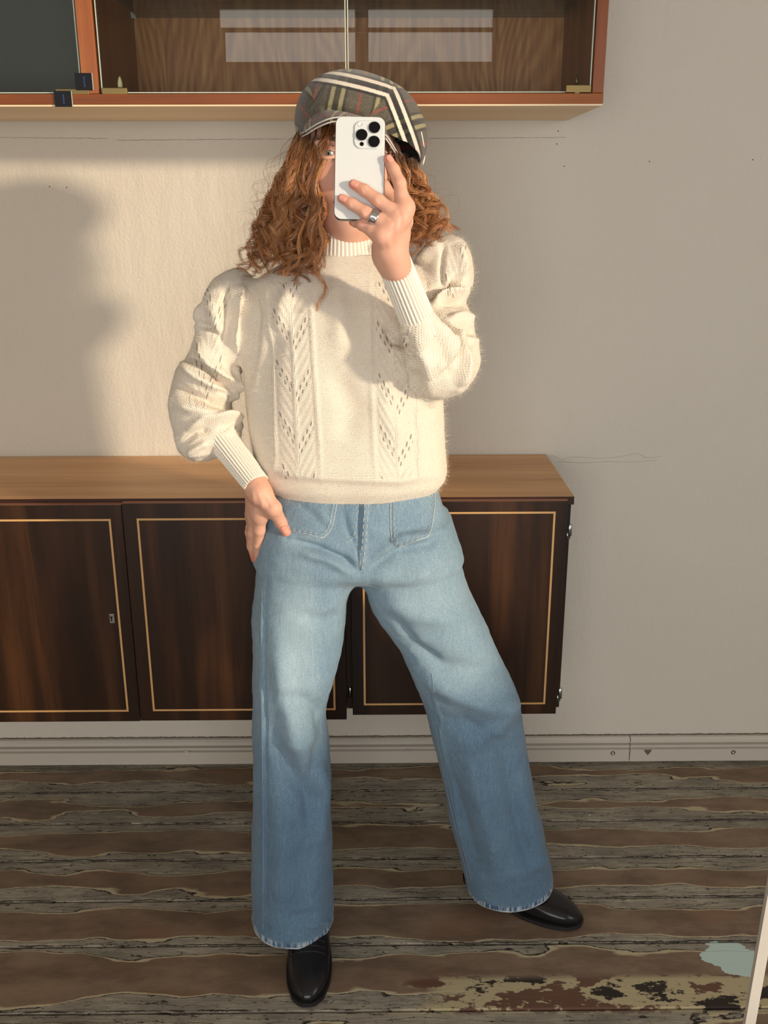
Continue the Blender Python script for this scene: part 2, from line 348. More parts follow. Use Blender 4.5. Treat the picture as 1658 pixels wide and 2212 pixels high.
# dirt line on the top of the baseboards, hairline crack and old torn paint on the wall
rr = random.Random(2)
def ribbon(name, pts, w, mat, parent, Y, dy=.0007):
    V = []; Fc = []
    for i, (x, z) in enumerate(pts):
        ww = w * (0.5 + rr.random())
        V += [(x, Y - dy, z - ww), (x, Y - dy, z + ww), (x, Y + .0004, z - ww), (x, Y + .0004, z + ww)]
        if i: a = 4 * (i - 1); c = 4 * i; Fc += [(a, c, c + 1, a + 1), (a + 1, c + 1, c + 3, a + 3), (a, a + 2, c + 2, c)]
    return mesh_obj(name, V, Fc, mat, parent)
ribbon('dirt_line', [(XL + .5 + i * .006, .0826 + .0012 * mnoise.noise((i * .35, 0, 0)) + .0008 * mnoise.noise((i * 1.7, 3, 0))) for i in range(780)], .0010, M['crack2'], wall_back, YB, .003)
for a, bq in [((0, 297), (232, 299)), ((252, 303), (640, 300)), ((925, 299), (1222, 297))]:
    p, q = P(*a, YB), P(*bq, YB); k = 60
    ribbon('hairline_crack', [(p[0] + (q[0] - p[0]) * i / k, p[2] + (q[2] - p[2]) * i / k + .0012 * mnoise.noise((i * .4, p[0] * 9, 1))) for i in range(k + 1)], .00028, M['crack'], wall_back, YB)
for s in ([(1190, 982), (1215, 993), (1232, 986), (1262, 987), (1300, 990), (1340, 985), (1375, 978), (1398, 988), (1428, 986)], [(1204, 997), (1250, 999), (1310, 996), (1365, 997), (1420, 994)]):
    MB().tube([P(*q, YB - .0004) for q in s], [.0006] + [.0016] * (len(s) - 2) + [.0006], 6).build('paint_ridge', M['wall'], wall_back, True)
for px, py in [(1205, 283), (1202, 311), (1218, 359), (1402, 349), (107, 403), (144, 405), (1625, 345)]:
    c = P(px, py, YB); MB().lathe([(.0015, -.001), (.0013, .0004), (.0005, .0006)], 7, c, (0, -1, 0)).build('wall_nick', M['dirt'], wall_back)

# ------------------------------------------------------------------ sideboard (wall hung)
SBZ, SBY = .851, 1.8905
XSR = .407
worktop = tag(box_obj('worktop', -1.066, XSR, SBY, YB - .002, SBZ - .018, SBZ, M['teak_top'], bevel=.0012), 'long light teak worktop lying on the dark wall-hung cabinets', 'worktop')
worktop.data.materials.append(M['rose_edge'])
for p in worktop.data.polygons:
    if abs(p.normal.z) < .5: p.material_index = 1
DY = 1.872                                   # face of the doors
def xd(px, py): return P(px, py, DY)[0]
zdb = P(1199, 1542, DY)[2]; zdt = P(1227, 1082, DY)[2]
zdbA = P(500, 1556, DY)[2]
XA1 = xd(748.5, 1552); XB0 = xd(761.5, 1545); XB1 = xd(1199.7, 1542)
XS = xd(304, 1558)                            # seam between the first two doors
def cabinet(name, xa, xb, doors, label):
    root = tag(empty(name, ((xa + xb) / 2, YB - .17, zdb + .003)), label, 'cabinet')
    t = .016; y0, y1 = DY + .019, YB - .002; za, zb = zdb + .006, SBZ - .0185
    for q in [(xa, xa + t), (xb - t, xb)]: box_obj('side_panel', q[0], q[1], y0, y1, za, zb, M['rosewood'], root)
    box_obj('bottom_panel', xa + t, xb - t, y0, y1, za, za + t, M['rosewood'], root)
    box_obj('back_panel', xa + t, xb - t, y1 - .006, y1, za + t, zb, M['rosewood'], root)
    box_obj('top_rail', xa + t, xb - t, y0, y0 + .05, zb - t, zb, M['rosewood'], root)
    for (da, db, zb_, ztop, inl, lock) in doors:
        d = box_obj('door', da, db, DY, DY + .018, zb_, ztop, M['rosewood'], root, bevel=.0008)
        d.data.materials.append(M['worn_edge'])
        for p in d.data.polygons:
            if p.normal.z > .5: p.material_index = 1
        ia, ib, iz0, iz1 = inl; w = .0042; e = .0005
        for q in [(ia, ib, iz1 - w, iz1), (ia, ib, iz0, iz0 + w), (ia, ia + w, iz0 + w, iz1 - w), (ib - w, ib, iz0 + w, iz1 - w)]:
            box_obj('inlay_strip', q[0], q[1], DY - e, DY + .002, q[2], q[3], M['maple'], d)
        if lock:
            lx, lz = lock
            l = MB(); l.box(lx - .0052, lx + .0052, DY - .0012, DY + .003, lz - .0105, lz + .0105); l.build('lock_plate', M['steel'], d, bevel=.0006)
            MB().lathe([(.0026, 0), (.0026, .0006), (.0002, .0008)], 12, (lx - .001, DY - .0013, lz + .003), (0, -1, 0)).box(lx - .0022, lx, DY - .0019, DY - .0012, lz - .006, lz + .003).build('keyhole', M['black'], d)
    return root
lk = P(242, 1336, DY)
i1 = (-1.02, P(278, 1537, DY)[0], P(278, 1537, DY)[2], P(238, 1121, DY)[2])
i2 = (P(330.5, 1536, DY)[0], P(724.5, 1533, DY)[0], P(330.5, 1536, DY)[2], P(294.6, 1120, DY)[2])
i3 = (P(785.5, 1525, DY)[0], P(1176.6, 1521, DY)[0], P(1176.6, 1521, DY)[2], P(1198.7, 1105, DY)[2])
cA = cabinet('sideboard_cabinet', -1.06, XA1 + .0005, [(-1.058, XS - .0006, zdbA - .001, zdt - .004, i1, (lk[0], lk[2])), (XS + .0006, XA1, zdbA, zdt - .001, i2, None)],
             'dark rosewood wall-hung cabinet with two inlaid doors and a small lock')
cB = cabinet('sideboard_cabinet', XA1 + .001, XSR - .006, [(XB0, XB1, zdb, zdt, i3, None)], 'dark rosewood wall-hung cabinet with one inlaid door at the open end of the worktop')
for px, py in [(1226, 1145), (1206.5, 1497)]:
    c = P(px, py, DY + .022)
    b = MB(); b.lathe([(.0055, -.012), (.0055, .012), (.003, .014)], 12, (XSR - .0055, c[1], c[2])); b.box(XSR - .014, XSR - .004, c[1] - .004, c[1] + .02, c[2] - .018, c[2] - .004)
    b.build('hinge', M['steel'], cB, True)
for z in (P(755, 1145, DY)[2], P(756, 1503, DY)[2]):
    MB().lathe([(.0045, -.012), (.0045, .012), (.002, .014)], 12, ((XA1 + XB0) / 2 + .001, DY + .016, z)).build('hinge', M['steel'], cB, True)

# ------------------------------------------------------------------ glazed wall cabinet
UZ, UY, XU = 1.597, 1.900, .417
ZU1 = 2.12
disp = tag(empty('display_cabinet', (-.3, YB - .17, UZ)), 'red mahogany wall cabinet with glass doors above the worktop', 'cabinet')
box_obj('bottom_panel', -1.6, XU, UY, YB - .002, UZ + .003, UZ + .021, M['mahogany'], disp, bevel=.001)
box_obj('underside_panel', -1.599, XU - .001, UY + .002, YB - .002, UZ, UZ + .003, M['beech'], disp)
TP = .0205
box_obj('side_panel', XU - TP, XU, UY + .002, YB - .002, UZ + .0215, ZU1, M['mahogany_v'], disp, bevel=.001)
box_obj('top_panel', -1.6, XU, UY, YB - .002, ZU1, ZU1 + .02, M['mahogany'], disp)
xdv = P(213, 205, UY)[0]
box_obj('divider_panel', xdv - .029, xdv, UY + .002, YB - .002, UZ + .0215, ZU1, M['mahogany_v'], disp, bevel=.0008)
box_obj('side_panel', -1.6, -1.58, UY + .002, YB - .002, UZ + .0215, ZU1, M['mahogany_v'], disp)
box_obj('back_panel', xdv, XU - TP, YB - .012, YB - .003, UZ + .0215, ZU1, M['walnut'], disp)
box_obj('back_panel', -1.58, xdv - .029, YB - .012, YB - .003, UZ + .0215, ZU1, M['reflect_grey'], disp)  # grey back stands in for the room reflected in this door
def pane(name, xa, xb, za, zb, y, mat, parent, ang=0):
    o = box_obj(name, xa, xb, y, y + .004, za, zb, mat, parent)
    return o
GZ0 = UZ + .0235; xm = P(749, 150, UY)[0]
gl = []
gl.append(pane('glass_door', xdv + .0055, xm - .0022, GZ0, ZU1 - .002, UY + .006, M['glass'], disp))
gl.append(pane('glass_door', xm + .0022, XU - TP - .0035, GZ0, ZU1 - .002, UY + .006, M['glass'], disp))
gl.append(pane('glass_door', -1.57, xdv - .0325, GZ0, ZU1 - .002, UY + .006, M['smoked'], disp))
for g, xa, xb in [(gl[0], xdv + .0055, xm - .0022), (gl[1], xm + .0022, XU - TP - .0035), (gl[2], -1.57, xdv - .0325)]:
    for xe in (xa, xb): box_obj('polished_edge', xe - .0009, xe + .0009, UY + .0055, UY + .0102, GZ0, ZU1 - .002, M['glass_edge'], g)
    box_obj('polished_edge', xa + .0009, xb - .0009, UY + .0055, UY + .0102, GZ0 - .0008, GZ0 + .0008, M['glass_edge'], g)
def bracket(pxa, pxb, pya, pyb, par, pin):
    a, c = P(pxa, pyb, UY + .001), P(pxb, pya, UY + .001)
    box_obj('hinge_bracket', a[0], c[0], UY + .0005, UY + .016, a[2], c[2], M['brass'], par, bevel=.0008)
    if pin:
        q = P(pin[0], pin[2], UY + .012); r = (P(pin[0] + pin[1], pin[2], UY + .012)[0] - q[0])
        hh = P(pin[0], pin[3], UY + .012)[2] - q[2]
        MB().lathe([(r, 0), (r * .98, hh * .35), (r * .8, hh * .6), (r * .45, hh * .85), (r * .08, hh)], 14, q).build('hinge_pin', M['pin_glint'] if pin[4] else M['brass'], par, True)  # pale pin colour imitates light glinting on the hinge pin
    s = P((pxa + pxb) / 2 - 4, pyb + 3, UY + .004)
    box_obj('bumper', s[0] - .004, s[0] + .004, UY + .001, UY + .008, UZ + .0213, UZ + .0232, M['trim'], par)
bracket(221, 274, 189.5, 206, gl[0], (260, 5.5, 189, 164, True))
bracket(1221.5, 1277, 183.5, 200, gl[1], (1244, 3.5, 183, 161, False))
bracket(121, 192, 192, 207, gl[2], None)
# glass shelf with its clip
zs = P(500, 38, YB - .016)[2]
sh = box_obj('glass_shelf', xdv + .012, XU - TP - .004, UY + .05, YB - .014, zs, zs + .005, M['glass'], disp)
box_obj('polished_edge', xdv + .012, XU - TP - .004, YB - .0145, YB - .0135, zs, zs + .005, M['glass_edge'], sh)
box_obj('polished_edge', xdv + .0115, xdv + .0125, UY + .05, YB - .0145, zs, zs + .005, M['glass_edge'], sh)
c = P(286, 28, YB - .02)
b = MB(); b.lathe([(.005, 0), (.005, .014), (.0085, .015), (.0085, .019), (.002, .021)], 12, (c[0], YB - .012, c[2] - .004), (0, -1, 0)); b.box(c[0] - .02, c[0] + .006, YB - .036, YB - .030, c[2] - .006, c[2] - .001)
for a in range(5): b.tube([(c[0], YB - .028, c[2] - .004), (c[0] + .016 * math.cos(a * 1.26 + .4), YB - .034, c[2] - .004 + .013 * math.sin(a * 1.26 + .4))], [.0032, .0012], 6)
b.build('shelf_clip', M['clip'], disp, True)
# two little black tags with blue print on the cabinet front
def tagplate(pxa, pxb, pya, pyb, Y, seed):
    a, c = P(pxa, pyb, Y), P(pxb, pya, Y)
    o = box_obj('black_tag', a[0], c[0], Y - .003, Y, a[2], c[2], M['black'], disp, bevel=.0004)
    box_obj('tag_edge', c[0] - .0002, c[0] + .0008, Y - .0026, Y - .0002, a[2], c[2], M['glass_edge'], o)
    r = random.Random(seed); z = a[2] + .005; xc = (a[0] + c[0]) / 2 + .001; bm = MB()
    while z < c[2] - .006:
        h = .0012 + r.random() * .0012
        bm.box(xc - .0013, xc + .0013, Y - .0032, Y - .0029, z, z + h * .45)
        if r.random() > .4: bm.box(xc - .0013, xc - .0005, Y - .0032, Y - .0029, z, z + h)
        else: bm.box(xc + .0004, xc + .0013, Y - .0032, Y - .0029, z - h * .3, z + h)
        z += h + .0008
    bm.build('blue_lettering', M['blue_print'], o)
tagplate(165, 198.5, 158, 195, UY + .0005, 1)
tagplate(120, 154, 196.5, 231, UY - .0005, 2)

# ------------------------------------------------------------------ the standing mirror's frame at the edge of the view
def mirY(z): return .70 + .073 * (1.48 - z)
def onmir(px, py):
    lo, hi = .3, 1.2
    for _ in range(50):
        mid = (lo + hi) / 2; p = P(px, py, mid)
        if mid < mirY(p[2]): lo = mid
        else: hi = mid
    return P(px, py, (lo + hi) / 2)
pa, pb = onmir(1658, 1931), onmir(1609, 2212)
sl = (pa[0] - pb[0]) / (pa[2] - pb[2])
def fx(z): return pb[0] + sl * (z - pb[2])
mf = tag(empty('mirror_frame', (0, mirY(0), 0)), 'slim pale metal frame of a mirror standing on the floorboards', 'mirror frame')
def rail(name, A, B, wdir, w, th=.006, inner=False):
    A = np.array(A); B = np.array(B); wd = np.array(wdir); n = np.array([0, .9973, .0728])
    V = [A, A + wd * w, A + wd * w + n * th, A + n * th, B, B + wd * w, B + wd * w + n * th, B + n * th]
    return mesh_obj(name, V, [(0, 1, 2, 3), (7, 6, 5, 4), (0, 4, 5, 1), (1, 5, 6, 2), (2, 6, 7, 3), (3, 7, 4, 0)], M['frame'], mf)
M['frame'] = plain('pale_frame_metal', srgb(190, 184, 174), .35, .0)
zt = 1.92
rail('side_rail', (fx(0), mirY(0), 0), (fx(zt), mirY(zt), zt), (1, 0, 0), .0105)
rail('side_rail', (-fx(0) - .09, mirY(0), 0), (-fx(zt) - .09, mirY(zt), zt), (-1, 0, 0), .0125)
rail('bottom_rail', (-fx(0) - .09, mirY(0), 0), (fx(0), mirY(0), 0), (0, -.0728, .9973), .0125)
rail('top_rail', (-fx(zt) - .09, mirY(zt - .0125), zt - .0125), (fx(zt), mirY(zt - .0125), zt - .0125), (0, -.0728, .9973), .0125)

# ================================================================== modelling tools: signed distance fields -> mesh
from mathutils.bvhtree import BVHTree
def PD(px, py, d): return EYE + ray(px, py) * d      # point at camera depth d (ray has unit forward depth)
class Field:
    def __init__(s, lo, hi, h):
        s.lo = np.array(lo, float); s.h = h; n = np.ceil((np.array(hi) - s.lo) / h).astype(int) + 1
        s.x, s.y, s.z = [s.lo[i] + h * np.arange(n[i]) for i in range(3)]
        s.f = np.full(n, .5, np.float32)
    def sub(s, lo, hi):
        i0 = np.maximum(0, np.floor((np.array(lo) - s.lo) / s.h).astype(int)); i1 = np.minimum(np.array(s.f.shape), np.ceil((np.array(hi) - s.lo) / s.h).astype(int) + 1)
        sl = tuple(slice(a, b) for a, b in zip(i0, i1))
        return sl, s.x[sl[0]][:, None, None], s.y[sl[1]][None, :, None], s.z[sl[2]][None, None, :]
    def join(s, sl, d, k):
        a = s.f[sl]
        if k <= 0: s.f[sl] = np.minimum(a, d)
        else:
            hh = np.maximum(k - np.abs(a - d), 0) / k; s.f[sl] = np.minimum(a, d) - hh * hh * k * .25
    def cone(s, a, b, ra, rb, k=.006, flat=None):
        a = np.array(a); b = np.array(b); r = max(ra, rb) + k + 3 * s.h
        sl, X, Y, Z = s.sub(np.minimum(a, b) - r, np.maximum(a, b) + r)
        d = b - a; L = max(d.dot(d), 1e-12)
        t = np.clip(((X - a[0]) * d[0] + (Y - a[1]) * d[1] + (Z - a[2]) * d[2]) / L, 0, 1)
        q = np.sqrt((X - a[0] - t * d[0]) ** 2 + (Y - a[1] - t * d[1]) ** 2 + (Z - a[2] - t * d[2]) ** 2) - (ra + (rb - ra) * t)
        s.join(sl, q.astype(np.float32), k); return s
    def chain(s, pts, rad, k=.006):
        for i in range(len(pts) - 1): s.cone(pts[i], pts[i + 1], rad[i], rad[i + 1], k)
        return s
    def ell(s, c, r, k=.006, R=None, sub=False):
        c = np.array(c); r = np.array(r, float); m = r.max() + k + 3 * s.h
        sl, X, Y, Z = s.sub(c - m, c + m)
        dx, dy, dz = X - c[0], Y - c[1], Z - c[2]
        if R is not None:
            R = np.array(R); dx, dy, dz = R[0, 0] * dx + R[1, 0] * dy + R[2, 0] * dz, R[0, 1] * dx + R[1, 1] * dy + R[2, 1] * dz, R[0, 2] * dx + R[1, 2] * dy + R[2, 2] * dz
        k0 = np.sqrt((dx / r[0]) ** 2 + (dy / r[1]) ** 2 + (dz / r[2]) ** 2); k1 = np.sqrt((dx / r[0] ** 2) ** 2 + (dy / r[1] ** 2) ** 2 + (dz / r[2] ** 2) ** 2) + 1e-9
        d = (k0 * (k0 - 1) / k1).astype(np.float32)
        if sub:
            a = s.f[sl]; hh = np.maximum(k - np.abs(a + d), 0) / max(k, 1e-9); s.f[sl] = np.maximum(a, -d) + hh * hh * k * .25
        else: s.join(sl, d, k)
        return s
    def sections(s, rows, k=.02, blur=.012, power=2.0):
        """rows: (z, cx, cy, half-x, half-y), z descending or ascending"""
        A = np.array(sorted(rows)); z = s.z
        v = [np.interp(z, A[:, 0], A[:, i]) for i in range(1, 5)]
        w = max(1, int(blur / s.h)); kern = np.exp(-np.linspace(-2, 2, 2 * w + 1) ** 2); kern /= kern.sum()
        v = [np.convolve(np.pad(q, w, mode='edge'), kern, 'valid') for q in v]
        m = .05
        lo = np.array([(A[:, 1] - A[:, 3]).min() - m, (A[:, 2] - A[:, 4]).min() - m, A[0, 0] - m]); hi = np.array([(A[:, 1] + A[:, 3]).max() + m, (A[:, 2] + A[:, 4]).max() + m, A[-1, 0] + m])
        sl, X, Y, Z = s.sub(lo, hi); cx, cy, a, b = [q[sl[2]][None, None, :] for q in v]
        dx, dy = np.abs(X - cx), np.abs(Y - cy)
        if power == 2.0:
            k0 = np.sqrt((dx / a) ** 2 + (dy / b) ** 2); k1 = np.sqrt((dx / a ** 2) ** 2 + (dy / b ** 2) ** 2) + 1e-9
            d = k0 * (k0 - 1) / k1
        else:
            k0 = ((dx / a) ** power + (dy / b) ** power) ** (1 / power); d = (k0 - 1) * np.minimum(a, b)
        d = np.maximum(d, np.maximum(A[0, 0] - Z, Z - A[-1, 0])).astype(np.float32)
        s.join(sl, d, k); return s
    def mesh(s, smooth=2):
        f = s.f; ins = f < 0
        nx, ny, nz = f.shape
        cnt = np.zeros((nx - 1, ny - 1, nz - 1), np.int8)
        for a in (0, 1):
            for b_ in (0, 1):
                for c in (0, 1): cnt += ins[a:nx - 1 + a, b_:ny - 1 + b_, c:nz - 1 + c]
        cells = np.argwhere((cnt > 0) & (cnt < 8)); idx = -np.ones(cnt.shape, np.int64); idx[tuple(cells.T)] = np.arange(len(cells))
        co = np.array([(a, b_, c) for a in (0, 1) for b_ in (0, 1) for c in (0, 1)])
        val = np.stack([f[tuple((cells + o).T)] for o in co], 1)
        pos = np.zeros((len(cells), 3)); num = np.zeros(len(cells))
        for i in range(8):
            for j in range(i + 1, 8):
                if np.abs(co[i] - co[j]).sum() != 1: continue
                m = (val[:, i] < 0) != (val[:, j] < 0); t = val[m, i] / (val[m, i] - val[m, j])
                pos[m] += co[i] + t[:, None] * (co[j] - co[i]); num[m] += 1
        V = s.lo + s.h * (cells + pos / num[:, None])
        Q = []
        for ax in range(3):
            b_, c = (ax + 1) % 3, (ax + 2) % 3
            sa = [slice(None)] * 3; sb = [slice(None)] * 3; sa[ax] = slice(0, -1); sb[ax] = slice(1, None)
            i0, i1 = ins[tuple(sa)], ins[tuple(sb)]; e = np.argwhere(i0 != i1)
            e = e[(e[:, b_] > 0) & (e[:, c] > 0) & (e[:, b_] < f.shape[b_] - 1) & (e[:, c] < f.shape[c] - 1)]
            fl = i0[tuple(e.T)]
            def cell(db, dc):
                q = e.copy(); q[:, b_] -= db; q[:, c] -= dc; return idx[tuple(q.T)]
            q = np.stack([cell(1, 1), cell(0, 1), cell(0, 0), cell(1, 0)], 1); q[~fl] = q[~fl][:, ::-1]; Q.append(q)
        Q = np.concatenate(Q); V = relax(V, Q, smooth)
        return V, Q
def edges_of(Q):
    n = Q.shape[1]
    return np.concatenate([Q[:, [i, (i + 1) % n]] for i in range(n)])
def relax(V, Q, it, lam=.6):
    if it <= 0: return V
    E = edges_of(Q); a = np.concatenate([E[:, 0], E[:, 1]]); b = np.concatenate([E[:, 1], E[:, 0]]); n = len(V)
    deg = np.maximum(np.bincount(a, minlength=n), 1)
    for i in range(it * 2):
        l = lam if i % 2 == 0 else -lam * 1.02
        av = np.stack([np.bincount(a, V[b, k], n) for k in range(3)], 1) / deg[:, None]
        V = V + l * (av - V)
    return V
def normals(V, Q):
    if Q.shape[1] == 4: fn = np.cross(V[Q[:, 2]] - V[Q[:, 0]], V[Q[:, 3]] - V[Q[:, 1]])
    else: fn = np.cross(V[Q[:, 1]] - V[Q[:, 0]], V[Q[:, 2]] - V[Q[:, 0]])
    N = np.zeros_like(V)
    for i in range(Q.shape[1]):
        for k in range(3): N[:, k] += np.bincount(Q[:, i], fn[:, k], len(V))
    return N / (np.linalg.norm(N, axis=1)[:, None] + 1e-12)
def strokes(V, N, S, face=True):
    """raise or sink the surface along lines given in photo pixels: (points, width px, height m)"""
    px, py = project(V); D = np.zeros(len(V)); q = np.stack([px, py], 1)
    for pts, w, amp in S:
        pts = np.array(pts, float); best = np.full(len(V), 1e9); tt = np.zeros(len(V))
        lo, hi = pts.min(0) - 3 * w, pts.max(0) + 3 * w
        m = ((q > lo) & (q < hi)).all(1)
        if not m.any(): continue
        qq = q[m]; bb = np.full(len(qq), 1e9); ta = np.zeros(len(qq)); n = len(pts) - 1
        for i in range(n):
            a, d = pts[i], pts[i + 1] - pts[i]; t = np.clip(((qq - a) @ d) / (d @ d + 1e-9), 0, 1); dist = np.linalg.norm(qq - a - t[:, None] * d, axis=1)
            u = dist < bb; bb[u] = dist[u]; ta[u] = (i + t[u]) / n
        taper = np.clip(np.minimum(ta, 1 - ta) / .22, .12, 1) ** .7 if len(pts) > 1 else 1
        D[m] += amp * np.exp(-(bb / w) ** 2) * taper
    if face:
        view = (V - EYE) / np.linalg.norm(V - EYE, axis=1)[:, None]; fc = np.clip(-(N * view).sum(1) * 2.5 + .15, 0, 1); D *= fc
    return D
def np_noise(V, s, seed=0):
    """cheap smooth noise: sum of rotated sines"""
    r = np.random.RandomState(seed); o = np.zeros(len(V))
    for i in range(7):
        k = r.randn(3); k /= np.linalg.norm(k); o += np.sin(V @ k * s * (.6 + r.rand() * 1.3) + r.rand() * 6.28)
    return o / 3.2
def bvh(V, Q): return BVHTree.FromPolygons([tuple(v) for v in V], [tuple(map(int, q)) for q in Q])
def hit(B, px, py, off=0.0):
    d = ray(px, py); d = d / np.linalg.norm(d); loc, no, i, di = B.ray_cast(Vector(EYE), Vector(d))
    if loc is None: return None
    if no.dot(Vector(d)) > 0: no = -no
    return np.array(loc) + off * np.array(no)
def resample(pts, step):
    pts = np.array(pts, float); L = np.r_[0, np.cumsum(np.linalg.norm(np.diff(pts, axis=0), axis=1))]; n = max(2, int(L[-1] / step) + 1)
    return np.stack([np.interp(np.linspace(0, L[-1], n), L, pts[:, k]) for k in range(pts.shape[1])], 1)
def spline(pts, n):
    """Catmull-Rom through pts"""
    p = np.array(pts, float); p = np.vstack([2 * p[0] - p[1], p, 2 * p[-1] - p[-2]]); out = []; m = len(p) - 3
    for u in np.linspace(0, m - 1e-6, n):
        i = int(u); t = u - i; a, b_, c, d = p[i:i + 4]
        out.append(.5 * (2 * b_ + (c - a) * t + (2 * a - 5 * b_ + 4 * c - d) * t * t + (3 * b_ - a - 3 * c + d) * t ** 3))
    return np.array(out)
def row(y, l, r, Y, hd):
    a, b_ = P(l, y, Y), P(r, y, Y); return ((a[2] + b_[2]) / 2, (a[0] + b_[0]) / 2, Y, (b_[0] - a[0]) / 2, hd)
def add_attr(o, name, vals):
    a = o.data.attributes.new(name, 'FLOAT', 'POINT'); a.data.foreach_set('value', np.asarray(vals, np.float32))

# ------------------------------------------------------------------ materials of the figure
def m_skin():
    n = NT('skin'); w = n.world(); a = n.noise(w, 40, 3, .6); b = n.noise(w, 420, 2)
    c = n.mix(a, srgb(212, 160, 136), srgb(226, 178, 154)); c = n.mix(n.attr('red'), c, srgb(214, 118, 100))
    n.set(color=c, rough=.5, spec=.35, sss=.25, sss_r=(1.0, .35, .2), sss_s=.006, normal=n.bump(b, .12, .0006)); return n.m
def m_denim():
    n = NT('blue_denim'); w = n.world(); x = n.xyz(w); fade_shade = n.attr('fade_shade'); hem = n.attr('hem')
    slub = n.noise(n.scale(w, (420, 420, 26)), 1.0, 3, .6); tw = n.noise(w, 900, 2, .6); pt = n.noise(w, 7, 4, .6)
    f = n.math('ADD', fade_shade, n.math('MULTIPLY', n.math('SUBTRACT', pt, .5), .30))
    f = n.math('ADD', f, n.math('MULTIPLY', n.math('SUBTRACT', slub, .5), .30)); f = n.math('ADD', f, n.math('MULTIPLY', n.math('SUBTRACT', tw, .5), .8))
    c = n.ramp(f, [(0, srgb(58, 78, 100)), (.35, srgb(98, 125, 147)), (.7, srgb(148, 171, 183)), (1, srgb(188, 200, 202))])
    blk = n.noise(n.scale(w, (190, 190, 8)), 1.0, 2)
    hc = n.mix(n.step(blk, .42, .62), srgb(62, 88, 116), srgb(160, 172, 180)); hc = n.mix(n.step(n.attr('hemline'), .3, .8), hc, srgb(190, 196, 198)); c = n.mix(hem, c, hc)
    n.set(color=c, rough=.9, spec=.15, sheen=.12, normal=n.bump(n.math('ADD', slub, tw), .35, .0009)); return n.m
def m_knit(name, rib=False, lace=True):
    n = NT(name); u = n.xyz(n.uv()); U, Vv = u[0], u[1]          # metres along row / along column
    cu = n.math('MULTIPLY', U, 1 / .0052); cv = n.math('MULTIPLY', Vv, 1 / .0038)
    wob = n.noise(n.comb(n.math('MULTIPLY', U, 60), n.math('MULTIPLY', Vv, 60)), 1.0, 3)
    cv = n.math('ADD', cv, n.math('MULTIPLY', wob, 1.1)); cu = n.math('ADD', cu, n.math('MULTIPLY', wob, .35))
    fu = n.math('ABSOLUTE', n.math('SUBTRACT', n.math('FRACT', cu), .5))
    A = n.math('POWER', n.math('ABSOLUTE', n.math('SINE', n.math('MULTIPLY', n.math('FRACT', cu), 2 * math.pi))), .5)
    B = n.math('ADD', n.math('MULTIPLY', n.math('COSINE', n.math('MULTIPLY', n.math('SUBTRACT', cv, n.math('MULTIPLY', fu, 1.6)), 2 * math.pi)), .5), .5)
    h = n.math('MULTIPLY', A, n.math('ADD', n.math('MULTIPLY', B, .75), .25))
    fz = n.noise(n.world(), 900, 3, .7); cl = n.noise(n.world(), 18, 3)
    col = n.mix(n.step(h, .02, .55), srgb(214, 196, 172), srgb(248, 240, 226))  # gaps between stitches coloured darker, standing in for their occlusion
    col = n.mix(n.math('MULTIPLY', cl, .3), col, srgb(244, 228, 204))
    hh = n.math('ADD', n.math('MULTIPLY', h, 1.0), n.math('MULTIPLY', fz, .5))
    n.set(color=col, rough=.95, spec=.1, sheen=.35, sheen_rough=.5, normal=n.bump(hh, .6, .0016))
    if lace:
        # eyelets of the leaf pattern, real holes through the knit; lace coordinates come as attributes
        lu = n.attr('lace_u'); lv = n.attr('lace_v'); lm = n.attr('lace')
        wq = n.math('ABSOLUTE', lu)
        k = n.math('SUBTRACT', n.math('ADD', lv, n.math('MULTIPLY', n.math('GREATER_THAN', lu, 0.0), .18)), n.math('MULTIPLY', wq, .75))
        line = n.math('SUBTRACT', n.math('FRACT', k), .5); al = n.math('SUBTRACT', n.math('FRACT', n.math('MULTIPLY', wq, 5.2)), .5)
        dd = n.math('ADD', n.math('POWER', n.math('DIVIDE', line, .052), 2.0), n.math('POWER', n.math('DIVIDE', al, .27), 2.0))
        k2 = n.math('SUBTRACT', n.math('FRACT', n.math('ADD', k, .16)), .5)
        dd2 = n.math('ADD', n.math('POWER', n.math('DIVIDE', k2, .042), 2.0), n.math('POWER', n.math('DIVIDE', n.math('SUBTRACT', n.math('FRACT', n.math('ADD', n.math('MULTIPLY', wq, 5.2), .5)), .5), .24), 2.0))
        dm = n.math('MINIMUM', dd, dd2)
        inr = n.math('MULTIPLY', n.math('MULTIPLY', n.step(wq, .06, .1), n.step(wq, .82, .7)), lm)
        rnd = n.noise(n.world(), 55, 2); hole = n.math('MULTIPLY', n.math('MULTIPLY', n.step(n.math('ADD', dm, n.math('MULTIPLY', rnd, .9)), 1.5, .9), inr), .62)
        veins = n.math('MULTIPLY', n.math('MULTIPLY', n.math('ADD', n.math('MULTIPLY', n.math('COSINE', n.math('MULTIPLY', k, 2 * math.pi * 4)), .5), .5), inr), 1.4)
        n.set(normal=n.bump(n.math('ADD', hh, n.math('SUBTRACT', veins, n.math('MULTIPLY', hole, 1.5))), .6, .0018))
        n.set(alpha=n.math('SUBTRACT', 1.0, hole))
    return n.m
def m_rib(name):
    n = NT(name); u = n.xyz(n.uv()); fz = n.noise(n.world(), 900, 3, .7)
    v = n.math('ADD', n.math('MULTIPLY', n.math('SINE', n.math('MULTIPLY', u[1], 2 * math.pi / .0036)), .5), .5)
    col = n.mix(n.step(n.attr('rib'), .0, .6), srgb(212, 200, 180), srgb(246, 239, 225))  # rib valleys painted darker than the ridges, as shade
    n.set(color=col, rough=.95, spec=.1, sheen=.3, normal=n.bump(n.math('ADD', v, fz), .5, .0009)); return n.m
